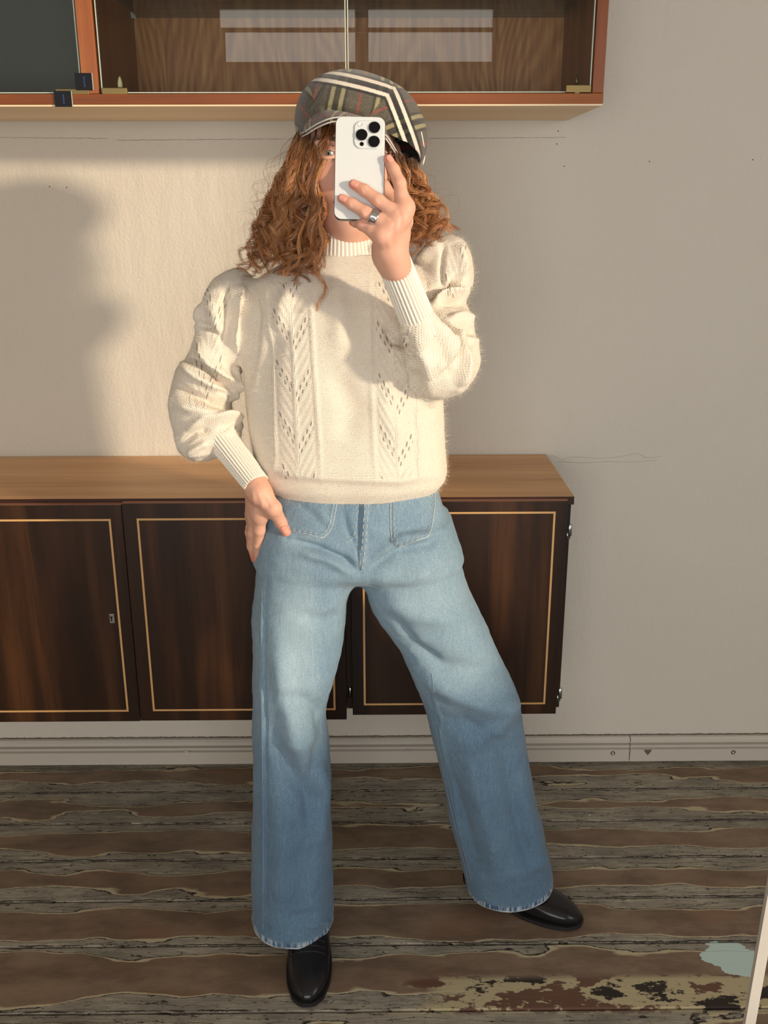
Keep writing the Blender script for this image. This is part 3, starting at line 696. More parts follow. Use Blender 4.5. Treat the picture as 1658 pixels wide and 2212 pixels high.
def m_hair():
    n = NT('copper_hair'); t = n.attr('tint'); l = n.attr('along')
    c = n.ramp(t, [(0, srgb(104, 62, 34)), (.4, srgb(168, 108, 62)), (.75, srgb(208, 146, 92)), (1, srgb(232, 178, 122))])
    c = n.mix(n.step(l, .22, .0), c, srgb(92, 58, 36))
    n.set(color=c, rough=.24, spec=.9); return n.m
def m_plaid():
    n = NT('tartan_wool'); w = n.world(); u = n.xyz(n.vadd(n.uv(), n.scale(n.noise(w, 620, 2, .6, 0, 'Color'), (.0022, .0022, 0)))); U, Vv = u[0], u[1]
    per = .118
    def band(c, pos, half, soft=.0007, per=per):
        q = n.math('ABSOLUTE', n.math('SUBTRACT', n.math('MULTIPLY', n.math('FRACT', n.math('ADD', n.math('DIVIDE', n.math('SUBTRACT', c, pos), per), .5)), per), per / 2))
        return n.step(q, half + soft, half - soft)
    tw = n.math('ADD', n.math('MULTIPLY', n.math('SINE', n.math('MULTIPLY', n.math('ADD', U, Vv), 2 * math.pi / .0022)), .5), .5)
    fz = n.noise(w, 700, 3, .7); cl = n.noise(w, 420, 4, .7)
    base = n.mix(n.step(cl, .25, .75), srgb(70, 66, 58), srgb(106, 99, 85))
    def setts(c, per):
        _b = band; bandp = lambda c_, p_, h_: _b(c_, p_, h_, .0007, per)
        black = n.math('MAXIMUM', bandp(c, 0, .0042), n.math('MAXIMUM', bandp(c, .0125, .0024), bandp(c, -.0125, .0024)))
        white = n.math('MAXIMUM', bandp(c, .0075, .0030), bandp(c, -.0075, .0030))
        red = bandp(c, per / 2, .0022)
        yel = n.math('MAXIMUM', bandp(c, .030, .0020), bandp(c, .038, .0020)); dk = n.math('MAXIMUM', bandp(c, .034, .002), bandp(c, .042, .002))
        return black, white, red, yel, dk
    col = base
    for c, k, lt, pr in ((U, n.math('ADD', n.math('MULTIPLY', tw, .45), .25), srgb(188, 178, 130), .068), (Vv, n.math('ADD', n.math('MULTIPLY', tw, .25), .72), srgb(238, 228, 212), .118)):
        bl, wh, rd, ye, dk = setts(c, pr)
        col = n.mix(n.math('MULTIPLY', bl, k), col, srgb(26, 28, 31)); col = n.mix(n.math('MULTIPLY', n.math('MULTIPLY', rd, k), .7), col, srgb(172, 70, 66))
        col = n.mix(n.math('MULTIPLY', wh, k), col, lt)
    n.set(color=col, rough=.95, spec=.1, sheen=.3, normal=n.bump(n.math('ADD', n.math('MULTIPLY', tw, .5), fz), .5, .001)); return n.m
M['skin'] = m_skin(); M['denim'] = m_denim(); M['knit'] = m_knit('cream_mohair_knit'); M['rib'] = m_rib('cream_ribbing'); M['hair'] = m_hair(); M['plaid'] = m_plaid()
M['side_seam'] = plain('faded_seam', srgb(128, 150, 166), .8); M['seam_thread'] = plain('blue_grey_thread', srgb(174, 186, 192), .8); M['thread'] = plain('pale_thread', srgb(206, 200, 190), .8); M['fuzz'] = plain('mohair_fibre', srgb(246, 236, 214), .7)
M['nail'] = plain('fingernail', srgb(228, 160, 142), .22); M['silver'] = plain('silver', srgb(205, 205, 208), .22, 1)
def m_leather():
    n = NT('black_leather'); w = n.world(); n.set(color=(.012, .011, .012), rough=.2, spec=.32, normal=n.bump(n.noise(w, 260, 3, .6), .12, .0008)); return n.m
M['leather'] = m_leather(); M['sole'] = plain('black_sole', (.010, .009, .009), .6)
M['lining'] = plain('white_piping', srgb(232, 226, 214), .8)

# ------------------------------------------------------------------ jeans
fj = Field((-.30, 1.42, .03), (.42, 1.86, 1.02), .004)
L_ = [(1120, 562, 772, 1.63, .106), (1170, 556, 776, 1.628, .108), (1225, 553, 775, 1.625, .105), (1262, 551, 762, 1.62, .104), (1300, 548, 750, 1.615, .102), (1350, 546, 743, 1.61, .098), (1400, 546, 738, 1.605, .096), (1450, 546, 725, 1.60, .094), (1500, 547, 711, 1.598, .090), (1545, 547, 704, 1.598, .088), (1600, 547, 708, 1.60, .088), (1700, 547, 714, 1.602, .090), (1800, 546, 716, 1.604, .092), (1900, 545, 718, 1.605, .094), (2000, 546, 722, 1.606, .096), (2060, 546, 723, 1.606, .097)]
R_ = [(1120, 772, 966, 1.632, .108), (1170, 774, 984, 1.63, .110), (1225, 778, 996, 1.63, .105), (1262, 786, 1008, 1.63, .105), (1300, 800, 1025, 1.632, .104), (1350, 832, 1048, 1.635, .102), (1400, 864, 1072, 1.64, .100), (1450, 890, 1096, 1.645, .097), (1500, 908, 1116, 1.65, .094), (1550, 922, 1127, 1.655, .092), (1600, 935, 1135, 1.662, .091), (1700, 958, 1152, 1.678, .092), (1800, 980, 1172, 1.694, .094), (1880, 1000, 1192, 1.708, .096), (1950, 1014, 1200, 1.716, .097), (2000, 1018, 1204, 1.72, .097)]
T_ = [(1020, 588, 934, 1.632, .098), (1045, 578, 940, 1.632, .102), (1100, 563, 957, 1.632, .110), (1150, 557, 972, 1.63, .114), (1195, 554, 988, 1.628, .112), (1212, 556, 993, 1.628, .108), (1228, 660, 890, 1.628, .085), (1240, 745, 805, 1.628, .06), (1246, 768, 782, 1.628, .03)]
fj.sections([row(*q) for q in T_], k=.0, blur=.016, power=2.5)
fj.sections([row(*q) for q in L_], k=.022, blur=.02, power=2.35)
fj.sections([row(*q) for q in R_], k=.022, blur=.02, power=2.35)
JV, JQ = fj.mesh(3)
JN = normals(JV, JQ)
Sj = [  # creases and folds of the denim (photo pixels, width, height)
    ([(700, 1120), (640, 1085), (600, 1075)], 12, -.003), ([(722, 1135), (690, 1110), (650, 1092)], 9, .002),
    ([(620, 1165), (690, 1185), (745, 1210), (770, 1232)], 9, -.0045), ([(640, 1190), (710, 1208), (760, 1240)], 12, .003),
    ([(790, 1235), (850, 1190), (930, 1175), (960, 1140)], 11, -.0035), ([(800, 1215), (870, 1165), (925, 1155)], 12, .003), ([(795, 1250), (870, 1250), (940, 1235)], 16, .003),
    ([(775, 1060), (777, 1235)], 5, -.002), ([(790, 1060), (785, 1160), (780, 1230)], 5, .0022),
    ([(740, 1100), (752, 1150), (772, 1190)], 6, -.0018),
    ([(745, 1330), (700, 1340), (640, 1330)], 18, -.003), ([(705, 1545), (660, 1520), (600, 1500)], 22, -.004), ([(700, 1580), (640, 1600), (590, 1610)], 24, .004),
    ([(600, 1380), (612, 1480), (640, 1600), (680, 1700)], 26, .006), ([(700, 1500), (690, 1600), (668, 1700), (690, 1760)], 20, -.005), ([(585, 1560), (620, 1660), (668, 1740), (672, 1800)], 22, -.006), ([(690, 1640), (700, 1720), (690, 1850)], 16, .004),
    ([(600, 1700), (610, 1850), (600, 1980)], 24, .004), ([(650, 1800), (660, 1900), (650, 2000)], 22, -.003), ([(690, 1975), (650, 1985), (620, 1980)], 12, -.003), ([(718, 1992), (690, 1995), (660, 2005)], 8, .0025),
    ([(880, 1400), (950, 1440), (1040, 1450), (1090, 1440)], 24, -.004), ([(900, 1450), (980, 1500), (1060, 1530), (1120, 1520)], 22, .005), ([(920, 1560), (1000, 1560), (1070, 1600), (1100, 1640)], 20, -.004),
    ([(1115, 1500), (1080, 1580), (1000, 1610)], 18, .004), ([(1010, 1600), (1030, 1700), (1060, 1800), (1080, 1900)], 26, .006), ([(1090, 1580), (1105, 1700), (1130, 1800), (1150, 1880)], 24, -.006), ([(960, 1650), (1000, 1760), (1030, 1870)], 16, -.004), ([(1130, 1700), (1150, 1800), (1170, 1880)], 16, .004),
    ([(850, 1330), (900, 1400), (960, 1440)], 14, -.003), ([(820, 1290), (900, 1330), (990, 1340)], 24, .004), ([(567, 1260), (564, 1400), (566, 1600), (569, 1800), (568, 2010)], 3.5, .0012), ([(574, 1260), (571, 1400), (573, 1600), (576, 1800), (575, 2010)], 3, -.0012), ([(932, 1455), (950, 1580), (975, 1720), (1000, 1830), (1018, 1900)], 4, .0012), ([(1190, 1840), (1150, 1880), (1060, 1900)], 12, .002)]
JV = JV + JN * (2.5 * strokes(JV, JN, [(a, w * .85, h) for a, w, h in Sj]) + .0018 * np_noise(JV, 40, 3) * 1.0 + .0006 * np_noise(JV, 160, 4))[:, None]
jpx, jpy = project(JV)
def blob(cx, cy, rx, ry, a): return a * np.exp(-((jpx - cx) / rx) ** 2 - ((jpy - cy) / ry) ** 2)
fade_shade = .41 + blob(650, 1330, 85, 230, .22) + blob(900, 1290, 120, 160, .22) + blob(1010, 1440, 70, 70, .16) + blob(640, 1080, 60, 50, .12) + blob(900, 1100, 60, 50, .15) + blob(635, 1500, 40, 160, .10) - np.clip((jpy - 1560) / 300, 0, 1) * .13
fade_shade -= blob(700, 1320, 22, 200, .10)  # inner side of the left thigh darkened, shade put into the colour
hemp = [((600, 2042), 1), ]
def hem_plane(front_px, front_py, z_front, tilt_x, tilt_y):
    p = PZ(front_px, front_py, z_front); return p, nrm([tilt_x, tilt_y, 1])
hL = hem_plane(640, 2046, .055, .06, -.10); hR = hem_plane(1120, 1950, .052, -.10, -.10)
side = JV[:, 0] > np.interp(JV[:, 2], [0, .8], [.05, -.035])
hd = np.where(side, (JV - hR[0]) @ hR[1], (JV - hL[0]) @ hL[1])
def cut_mesh(name, V, Q, planes, mat, attrs):
    me = bpy.data.meshes.new(name); me.from_pydata(V.tolist(), [], Q.tolist())
    for k, v in attrs.items():
        a = me.attributes.new(k, 'FLOAT', 'POINT'); a.data.foreach_set('value', np.asarray(v, np.float32))
    bm = bmesh.new(); bm.from_mesh(me)
    for co, no, sel in planes:
        geom = [v for v in bm.verts if sel(v.co)]; vs = set(geom); geom = geom + [e for e in bm.edges if e.verts[0] in vs and e.verts[1] in vs] + [f for f in bm.faces if all(v in vs for v in f.verts)]
        bmesh.ops.bisect_plane(bm, geom=geom, plane_co=co, plane_no=no, clear_inner=True, dist=1e-6)
    bm.to_mesh(me); bm.free(); me.materials.append(mat)
    me.polygons.foreach_set('use_smooth', [True] * len(me.polygons)); me.update()
    return me
sepx = lambda co: co.x > (.05 + (-.035 - .05) * min(max(co.z / .8, 0), 1))
topz = P(760, 1030, 1.53)[2]
jm = cut_mesh('jeans', JV, JQ, [(hL[0], hL[1], lambda c: not sepx(c) and c.z < .4), (hR[0], hR[1], lambda c: sepx(c) and c.z < .4), ((0, 0, P(760, 1026, 1.53)[2]), (0, 0, -1), lambda c: c.z > .9)], M['denim'],
              {'fade_shade': fade_shade, 'hem': np.clip((.015 - hd) / .004, 0, 1), 'hemline': np.clip((.004 - np.abs(hd)) / .003, 0, 1) + np.clip((.003 - np.abs(hd - .0135)) / .003, 0, 1) * .6})
JB = bvh(JV, JQ)
def attach(o, parent):
    C.objects.link(o); o.parent = parent
    loc = Vector((0, 0, 0)); q = parent
    while q is not None: loc += q.location; q = q.parent
    o.location = -loc
    return o
def surf_line(name, B, pts, r, mat, parent, off=.0006, step=6, dash=None):
    pts = resample(pts, step); b = MB(); run = []
    for i, (x, y) in enumerate(pts):
        h_ = hit(B, x, y, off)
        if h_ is None or (run and np.linalg.norm(h_ - run[-1]) > .03):
            if len(run) > 1: b.tube(run, r, 5)
            run = []; 
            if h_ is None: continue
        run.append(h_)
        if dash and i % dash == dash - 1:
            if len(run) > 1: b.tube(run, r, 5)
            run = []
    if len(run) > 1: b.tube(run, r, 5)
    return b.build(name, mat, parent, True) if b.v else None
def surf_patch(name, B, left, right, n, m, off, mat, parent, thick=.0016):
    """cloth patch between two photo polylines, laid on the surface"""
    l, r_ = spline(left, m) if len(left) > 2 else resample(left, 1e9) , None
    l = np.stack([np.interp(np.linspace(0, 1, m), np.linspace(0, 1, len(left)), np.array(left, float)[:, k]) for k in (0, 1)], 1)
    r_ = np.stack([np.interp(np.linspace(0, 1, m), np.linspace(0, 1, len(right)), np.array(right, float)[:, k]) for k in (0, 1)], 1)
    V = []; 
    for i in range(m):
        for j in range(n):
            q = l[i] + (r_[i] - l[i]) * j / (n - 1); edge = i == 0 or i == m - 1 or j == 0 or j == n - 1
            h_ = hit(B, q[0], q[1], -.0005 if edge else off)
            V.append(h_ if h_ is not None else (V[-1] if V else np.zeros(3)))
    Fc = [(i * n + j, i * n + j + 1, (i + 1) * n + j + 1, (i + 1) * n + j) for i in range(m - 1) for j in range(n - 1)]
    return mesh_obj(name, V, Fc, mat, parent, True)

# ================================================================== the woman: body is the parent of clothes and hair
FOOT = (-.03, 1.62, 0.0)
person_parts = []
# ---- boots first (they stand on the floor)
def boot(toe, heel, shaft_top, parent):
    """western ankle boot with an almond toe"""
    toe = np.array(toe); heel = np.array(heel); ax = toe - heel; ln = np.linalg.norm(ax[:2]); ax = ax / ln; sd = np.array([ax[1], -ax[0], 0])
    V = []; n = 28
    # sections along the foot: t, half width, top height, sole height, side shift
    sec = [(0, .010, .085, .034), (.02, .026, .10, .034), (.10, .033, .115, .034), (.22, .034, .118, .032), (.34, .034, .100, .026), (.46, .037, .078, .014), (.58, .0415, .064, .008), (.70, .041, .053, .008), (.80, .0385, .046, .008), (.88, .0325, .040, .0085), (.94, .025, .034, .009), (.98, .016, .027, .0095), (1.0, .006, .020, .011)]
    T = np.linspace(0, 1, 46); A = np.array(sec); g = [np.interp(T, A[:, 0], A[:, i]) for i in (1, 2, 3)]
    ker = np.array([1, 2, 3, 2, 1]) / 9.
    g = [np.r_[q[0], np.convolve(np.pad(q, 2, mode='edge'), ker, 'valid')[1:-1], q[-1]] for q in g]
    for t, w, tp, so in zip(T, *g):
        for k in range(n):
            a = 2 * math.pi * k / n; c, s_ = math.cos(a), math.sin(a)
            x = w * (abs(c) ** .8) * (1 if c > 0 else -1); z = (tp + so) / 2 + (tp - so) / 2 * (abs(s_) ** (.85 if s_ > 0 else .45)) * (1 if s_ > 0 else -1)
            if s_ > 0: x *= 1 - .12 * s_
            V.append(heel + ax * (t * ln) + sd * x + np.array([0, 0, z]))
    m = len(T); Fc = [(i * n + k, (i + 1) * n + k, (i + 1) * n + (k + 1) % n, i * n + (k + 1) % n) for i in range(m - 1) for k in range(n)] + [tuple(range(n)), tuple((m - 1) * n + k for k in range(n - 1, -1, -1))]
    base = len(V); S = []
    # shaft
    rings = 9
    for i in range(rings):
        u = i / (rings - 1); cz = .085 + u * (shaft_top - .085); cc = heel + ax * (.062 + .012 * u)
        for k in range(n):
            a = 2 * math.pi * k / n; V.append(cc + ax * (.052 * math.cos(a)) + sd * (.040 * math.sin(a)) + np.array([0, 0, cz]))
    Fc += [(base + i * n + k, base + i * n + (k + 1) % n, base + (i + 1) * n + (k + 1) % n, base + (i + 1) * n + k) for i in range(rings - 1) for k in range(n)]
    V = np.array(V)
    o = mesh_obj('boot', V, Fc, M['leather'], parent, True)
    # sole and stacked heel
    b = MB(); out = [(.0, .030), (.03, .034), (.12, .036), (.25, .034)]
    pts = [(t, w + .003) for t, w in zip(T, g[0])]
    up = [heel + ax * (t * ln + (.004 if t > .9 else 0)) + sd * w for t, w in pts]; dn = [heel + ax * (t * ln + (.004 if t > .9 else 0)) - sd * w for t, w in pts]
    zz = np.interp(T, [0, .25, .34, .46, .58, .9, 1], [.036, .034, .027, .015, .010, .010, .013])
    nn = len(pts); VV = [p + np.array([0, 0, z]) for p, z in zip(up, zz)] + [p + np.array([0, 0, z]) for p, z in zip(dn, zz)] + [p + np.array([0, 0, max(0, z - .009)]) for p, z in zip(up, zz)] + [p + np.array([0, 0, max(0, z - .009)]) for p, z in zip(dn, zz)]
    FF = []
    for i in range(nn - 1): FF += [(i, nn + i, nn + i + 1, i + 1), (2 * nn + i, 2 * nn + i + 1, 3 * nn + i + 1, 3 * nn + i), (i, i + 1, 2 * nn + i + 1, 2 * nn + i), (nn + i, 3 * nn + i, 3 * nn + i + 1, nn + i + 1)]
    FF += [(0, 2 * nn, 3 * nn, nn), (nn - 1, 2 * nn - 1, 4 * nn - 1, 3 * nn - 1)]
    mesh_obj('sole', VV, FF, M['sole'], o)
    hv = []; hn = 18
    for z, k in ((0, .86), (.012, .88), (.028, 1.0)):
        for q in range(hn):
            a = 2 * math.pi * q / hn; hv.append(heel + ax * (.036 + .036 * k * math.cos(a)) + sd * (.031 * k * math.sin(a)) + np.array([0, 0, z]))
    mesh_obj('heel', hv, [(i * hn + q, i * hn + (q + 1) % hn, (i + 1) * hn + (q + 1) % hn, (i + 1) * hn + q) for i in range(2) for q in range(hn)] + [tuple(range(hn - 1, -1, -1)), tuple(2 * hn + q for q in range(hn))], M['sole'], o)
    # welt seam and creases over the toes
    for u, dz in ((.60, 0), (.645, 0), (.69, 0)):
        i = int(u * (m - 1)); ring = [V[i * n + k] + (V[i * n + k] - V[i * n:(i + 1) * n].mean(0)) * .012 for k in range(2, n // 2 - 1)]
        MB().tube([p + np.array([0, 0, -.0002]) for p in ring], [.0003] + [.0011] * (len(ring) - 2) + [.0003], 5).build('crease', M['leather'], o, True)
    return o

# ---- sweater
fs = Field((-.46, 1.38, .93), (.27, 1.80, 1.40), .0031)
TS = [(548, 668, 838, 1.640, .060), (560, 630, 868, 1.640, .066), (578, 590, 900, 1.640, .076), (605, 552, 925, 1.638, .088), (650, 534, 940, 1.632, .104), (720, 526, 948, 1.628, .114), (800, 526, 954, 1.626, .116), (870, 531, 957, 1.626, .116), (930, 540, 960, 1.626, .116), (980, 550, 964, 1.626, .118), (1012, 554, 966, 1.626, .118), (1030, 562, 962, 1.626, .115), (1044, 578, 950, 1.626, .106), (1052, 590, 938, 1.626, .100)]
LS = [(579, 504, 522, 1.655, .010), (583, 496, 527, 1.655, .022), (590, 480, 533, 1.655, .034), (600, 466, 540, 1.655, .045), (625, 450, 547, 1.652, .055), (660, 437, 549, 1.648, .060), (700, 428, 549, 1.645, .062), (740, 418, 544, 1.642, .062), (770, 402, 534, 1.64, .062), (800, 376, 520, 1.638, .062), (840, 368, 508, 1.635, .064), (880, 368, 499, 1.63, .066), (905, 370, 509, 1.625, .065), (925, 372, 521, 1.62, .062), (945, 376, 517, 1.612, .058), (975, 388, 484, 1.602, .048), (990, 412, 462, 1.60, .026)]
RS = [(507, 968, 980, 1.66, .008), (512, 952, 992, 1.66, .022), (522, 928, 1006, 1.66, .040), (545, 905, 1018, 1.66, .052), (580, 896, 1024, 1.658, .060), (620, 892, 1018, 1.65, .064), (650, 888, 1006, 1.635, .066), (680, 866, 1018, 1.61, .070), (710, 842, 1028, 1.59, .074), (740, 834, 1034, 1.575, .076), (775, 842, 1034, 1.562, .076), (805, 862, 1028, 1.555, .070), (832, 886, 1014, 1.55, .058), (850, 906, 985, 1.55, .044), (861, 925, 955, 1.55, .022)]
fs.sections([row(*q) for q in TS], k=0, blur=.010, power=2.4)
fs.sections([row(*q) for q in LS[:9]], k=.024, blur=.009)
fs.sections([row(*q) for q in RS], k=.018, blur=.009)
fs.sections([row(*q) for q in LS[7:]], k=.004, blur=.007)
wristL, cuffL0 = P(551, 1042, 1.535), P(474, 940, 1.592)
wristR, cuffR0 = PD(842, 545, 1.395), PD(910, 712, 1.455)
fs.cone(cuffL0 + (cuffL0 - wristL) * .2, cuffL0 + (wristL - cuffL0) * .12, .034, .026, .022)
fs.cone(cuffR0 + (cuffR0 - wristR) * .28, cuffR0 + (wristR - cuffR0) * .06, .040, .029, .022)
SV, SQ = fs.mesh(3); SN = normals(SV, SQ)
spx, spy = project(SV)
# which piece does a vertex belong to (0 torso, 1 left-hand sleeve, 2 right-hand sleeve)
def sec_dist(rows):
    A = np.array(sorted(row(*q) for q in rows)); v = [np.interp(SV[:, 2], A[:, 0], A[:, i]) for i in range(1, 5)]
    d = np.sqrt(((SV[:, 0] - v[0]) / v[2]) ** 2 + ((SV[:, 1] - v[1]) / v[3]) ** 2); d[(SV[:, 2] < A[0, 0] - .02) | (SV[:, 2] > A[-1, 0] + .02)] = 9
    return d, v
dT, vT = sec_dist(TS); dL, vL = sec_dist(LS); dR, vR = sec_dist(RS)
cls = np.argmin(np.stack([dT, dL, dR]), 0)
Ss = [  # vertical cables of the lace panels
    ([(574, 622), (584, 760), (590, 900), (597, 1032)], 4.5, .0030), ([(668, 585), (676, 760), (686, 900), (694, 1040)], 4.5, .0032), ([(798, 590), (800, 760), (804, 900), (810, 1044)], 4.5, .0032), ([(897, 860), (901, 950), (905, 1042)], 4.5, .0028),
    ([(622, 620), (634, 760), (640, 900), (646, 1036)], 4, .0022), ([(852, 840), (856, 950), (860, 1042)], 4, .0022)]
Sf = [  # folds
    ([(545, 610), (556, 680), (545, 760), (530, 850)], 10, -.003), ([(600, 700), (570, 800), (575, 950)], 30, -.004), ([(720, 800), (760, 880), (740, 960)], 34, -.004), ([(850, 800), (830, 880), (860, 960)], 26, .003), ([(560, 1000), (620, 1020), (720, 1030), (860, 1036), (950, 1020)], 14, .004), ([(720, 590), (735, 680), (730, 760)], 26, .004), ([(640, 600), (610, 660), (600, 720)], 20, .004),
    # left-hand sleeve
    ([(488, 610), (486, 680), (478, 745)], 8, -.008), ([(458, 640), (470, 690), (476, 730)], 16, .006), ([(520, 610), (522, 690), (512, 770)], 16, .008), ([(437, 655), (432, 690), (428, 715)], 9, .006), ([(425, 700), (450, 705), (478, 730)], 8, -.007), ([(405, 762), (440, 790), (470, 818), (500, 845)], 9, -.010), ([(425, 735), (450, 780), (490, 815), (512, 850)], 12, .009), ([(385, 780), (430, 815), (480, 845), (505, 872)], 13, .009), ([(372, 828), (410, 850), (450, 868), (495, 888)], 10, -.010), ([(460, 840), (485, 850), (500, 875)], 6, -.006), ([(375, 870), (420, 885), (460, 890), (520, 915)], 17, .008), ([(400, 935), (440, 905), (490, 905), (525, 930)], 11, .007), ([(470, 930), (500, 915), (522, 935)], 6, -.006), ([(385, 960), (420, 935), (455, 925)], 9, -.006), ([(400, 985), (430, 965), (450, 955)], 9, .006), ([(510, 790), (500, 840), (508, 870)], 7, .006),
    # right-hand sleeve
    ([(905, 570), (925, 545), (955, 525)], 10, .004), ([(958, 530), (952, 580), (955, 620)], 6, -.006), ([(985, 525), (1000, 570), (1000, 600)], 12, .006), ([(890, 650), (930, 640), (975, 615), (1000, 590)], 9, -.010), ([(935, 660), (960, 632), (1005, 625)], 10, .009), ([(945, 650), (975, 650), (1003, 655)], 8, -.008), ([(965, 690), (1000, 682), (1025, 695)], 9, .005), ([(975, 712), (1005, 712), (1030, 722)], 7, -.005), ([(970, 730), (1005, 733), (1034, 740)], 9, .004), ([(950, 690), (985, 730), (1000, 790), (990, 840)], 12, .007), ([(930, 700), (960, 750), (968, 800)], 12, -.006), ([(838, 705), (850, 740), (885, 735)], 12, -.008), ([(845, 740), (880, 790), (905, 850)], 9, .006), ([(870, 760), (880, 800), (900, 830)], 9, -.004), ([(900, 740), (925, 790), (930, 845)], 18, .006), ([(1015, 740), (1012, 800), (1000, 835)], 5, .003), ([(1000, 735), (1002, 800), (985, 840)], 4, .003)]
D = strokes(SV, SN, Ss) * (cls == 0) + 2.3 * strokes(SV, SN, [(a, w * .82, h) for a, w, h in Sf])
# puckers all round the gathered sleeves, seen or not
D += np.where(cls > 0, .0030 * np_noise(SV, 62, 8) + .0012 * np_noise(SV, 130, 9), .0014 * np_noise(SV, 45, 10))
SV = SV + SN * D[:, None]
SV = relax(SV, SQ, 1, .3)
SN = normals(SV, SQ)
# loop UVs in metres and lace attributes
def face_uv(V, Q, cls):
    fc = np.sort(cls[Q], 1); fcl = np.where(fc[:, 1] == fc[:, 2], fc[:, 1], fc[:, 0])
    uv = np.zeros((len(Q), 4, 2))
    for k, rows in ((0, TS), (1, LS), (2, RS)):
        m = fcl == k
        if not m.any(): continue
        A = np.array(sorted(row(*q) for q in rows)); p = V[Q[m]]; cx, cy, a, b = [np.interp(p[..., 2], A[:, 0], A[:, i]) for i in range(1, 5)]
        th = np.arctan2(p[..., 0] - cx, -(p[..., 1] - cy)); ref = th[:, :1]; th = ref + (th - ref + math.pi) % (2 * math.pi) - math.pi
        rad = .17 if k == 0 else .068
        uv[m, :, 0] = th * rad; uv[m, :, 1] = p[..., 2] + (.0 if k == 0 else .3 * (p[..., 0] - cx)) - .0 * th
    return uv.reshape(-1, 2)
suv = face_uv(SV, SQ, cls)
def panel(px, py, lx, rx): return (px - (lx + rx) / 2) / ((rx - lx) / 2)
spx, spy = project(SV); front = SN[:, 1] < .1
lxA = np.interp(spy, [622, 1032], [574, 597]); rxA = np.interp(spy, [585, 1040], [668, 694]); lxB = np.interp(spy, [590, 1044], [798, 810]); rxB = np.interp(spy, [590, 1042], [892, 905])
pa_, pb_ = panel(spx, spy, lxA, rxA), panel(spx, spy, lxB, rxB)
inA = (np.abs(pa_) < 1) & (cls == 0); inB = (np.abs(pb_) < 1) & (cls == 0)
pl_ = (spx - 470 + (spy - 600) * .12) / 40; pr_ = (spx - 990) / 40
lace_u = np.where(inA, pa_, np.where(inB, pb_, np.where(cls == 1, pl_, pr_)))
lace_v = -spy / np.where(cls == 0, 112.0, 150.0) + np.where(inB, .25, 0)
lace = ((inA | inB) & front & (spy > 610) & (spy < 1034)).astype(float)
lace += ((cls == 1) & (np.abs(pl_) < .8) & (spy > 605) & (spy < 880) & front) * .9 + ((cls == 2) & (np.abs(pr_) < .8) & (spy > 530) & (spy < 640) & front) * .9

# ---- ribbed tubes: collar and cuffs
def rib_tube(name, pts, rad, ribs, parent, e1=None, amp=.0009, n_per=8, seg=40, side=None):
    """pts: centre line, rad: (half across the view, half along the view) per point"""
    c = spline(pts, seg); A = np.stack([np.interp(np.linspace(0, 1, seg), np.linspace(0, 1, len(rad)), np.array(rad)[:, k]) for k in (0, 1)], 1)
    T = np.gradient(c, axis=0); T /= np.linalg.norm(T, axis=1)[:, None]; n = ribs * n_per; V = []; rb = []; L = np.r_[0, np.cumsum(np.linalg.norm(np.diff(c, axis=0), axis=1))]; UV = []
    for i in range(seg):
        e = np.cross(T[i], np.array([0, -1.0, 0])); e /= np.linalg.norm(e); g = np.cross(T[i], e)
        for k in range(n):
            t = 2 * math.pi * k / n; s_ = math.cos(ribs * t); r = 1.0; off = amp * (abs(s_) ** .6) * (1 if s_ > 0 else -1)
            V.append(c[i] + e * math.cos(t) * (A[i, 0] + off) + g * math.sin(t) * (A[i, 1] + off)); rb.append(s_ * .5 + .5); UV.append((t * A[i, 0], L[i]))
    Fc = [(i * n + k, i * n + (k + 1) % n, (i + 1) * n + (k + 1) % n, (i + 1) * n + k) for i in range(seg - 1) for k in range(n)]
    uv = [UV[q] for f in Fc for q in f]
    o = mesh_obj(name, np.array(V), Fc, M['rib'], parent, True, uv); add_attr(o, 'rib', rb)
    m = o.modifiers.new('thickness', 'SOLIDIFY'); m.thickness = .0022; m.offset = -1
    return o

# ---- body: head, neck, trunk, arms, legs and hands in one mesh
O = P(752, 331, 1.565)                       # between the eyes
o_ = lambda x, y, z: O + np.array([x, y, z])
def shrink(rows, d): return [(z, cx, cy, max(a - d, .01), max(b - d, .01)) for z, cx, cy, a, b in (row(*q) for q in rows)]
elbowL, elbowR = P(432, 900, 1.625), P(942, 800, 1.545)
shL, shR = P(545, 668, 1.645), P(918, 640, 1.65)
fb = Field((-.40, 1.36, .04), (.40, 1.80, 1.46), .0075)
fb.sections(shrink(TS, .016), k=0, blur=.02)
fb.sections([q for q in shrink(T_, .014)], k=.02, blur=.02)
fb.sections([q for q in shrink(L_[:-1], .03)], k=.03, blur=.02)
fb.sections([q for q in shrink(R_[:-1], .03)], k=.03, blur=.02)
fb.chain([shL, elbowL, wristL], [.034, .028, .017], .01).chain([shR, elbowR, wristR], [.030, .026, .019], .01)
neck0, neck1 = P(752, 560, 1.655), o_(0, .07, -.075)
fb.cone(neck0, neck1, .056, .050, .03)
BV, BQ = fb.mesh(2)
parts = [(BV, BQ, np.zeros(len(BV)))]
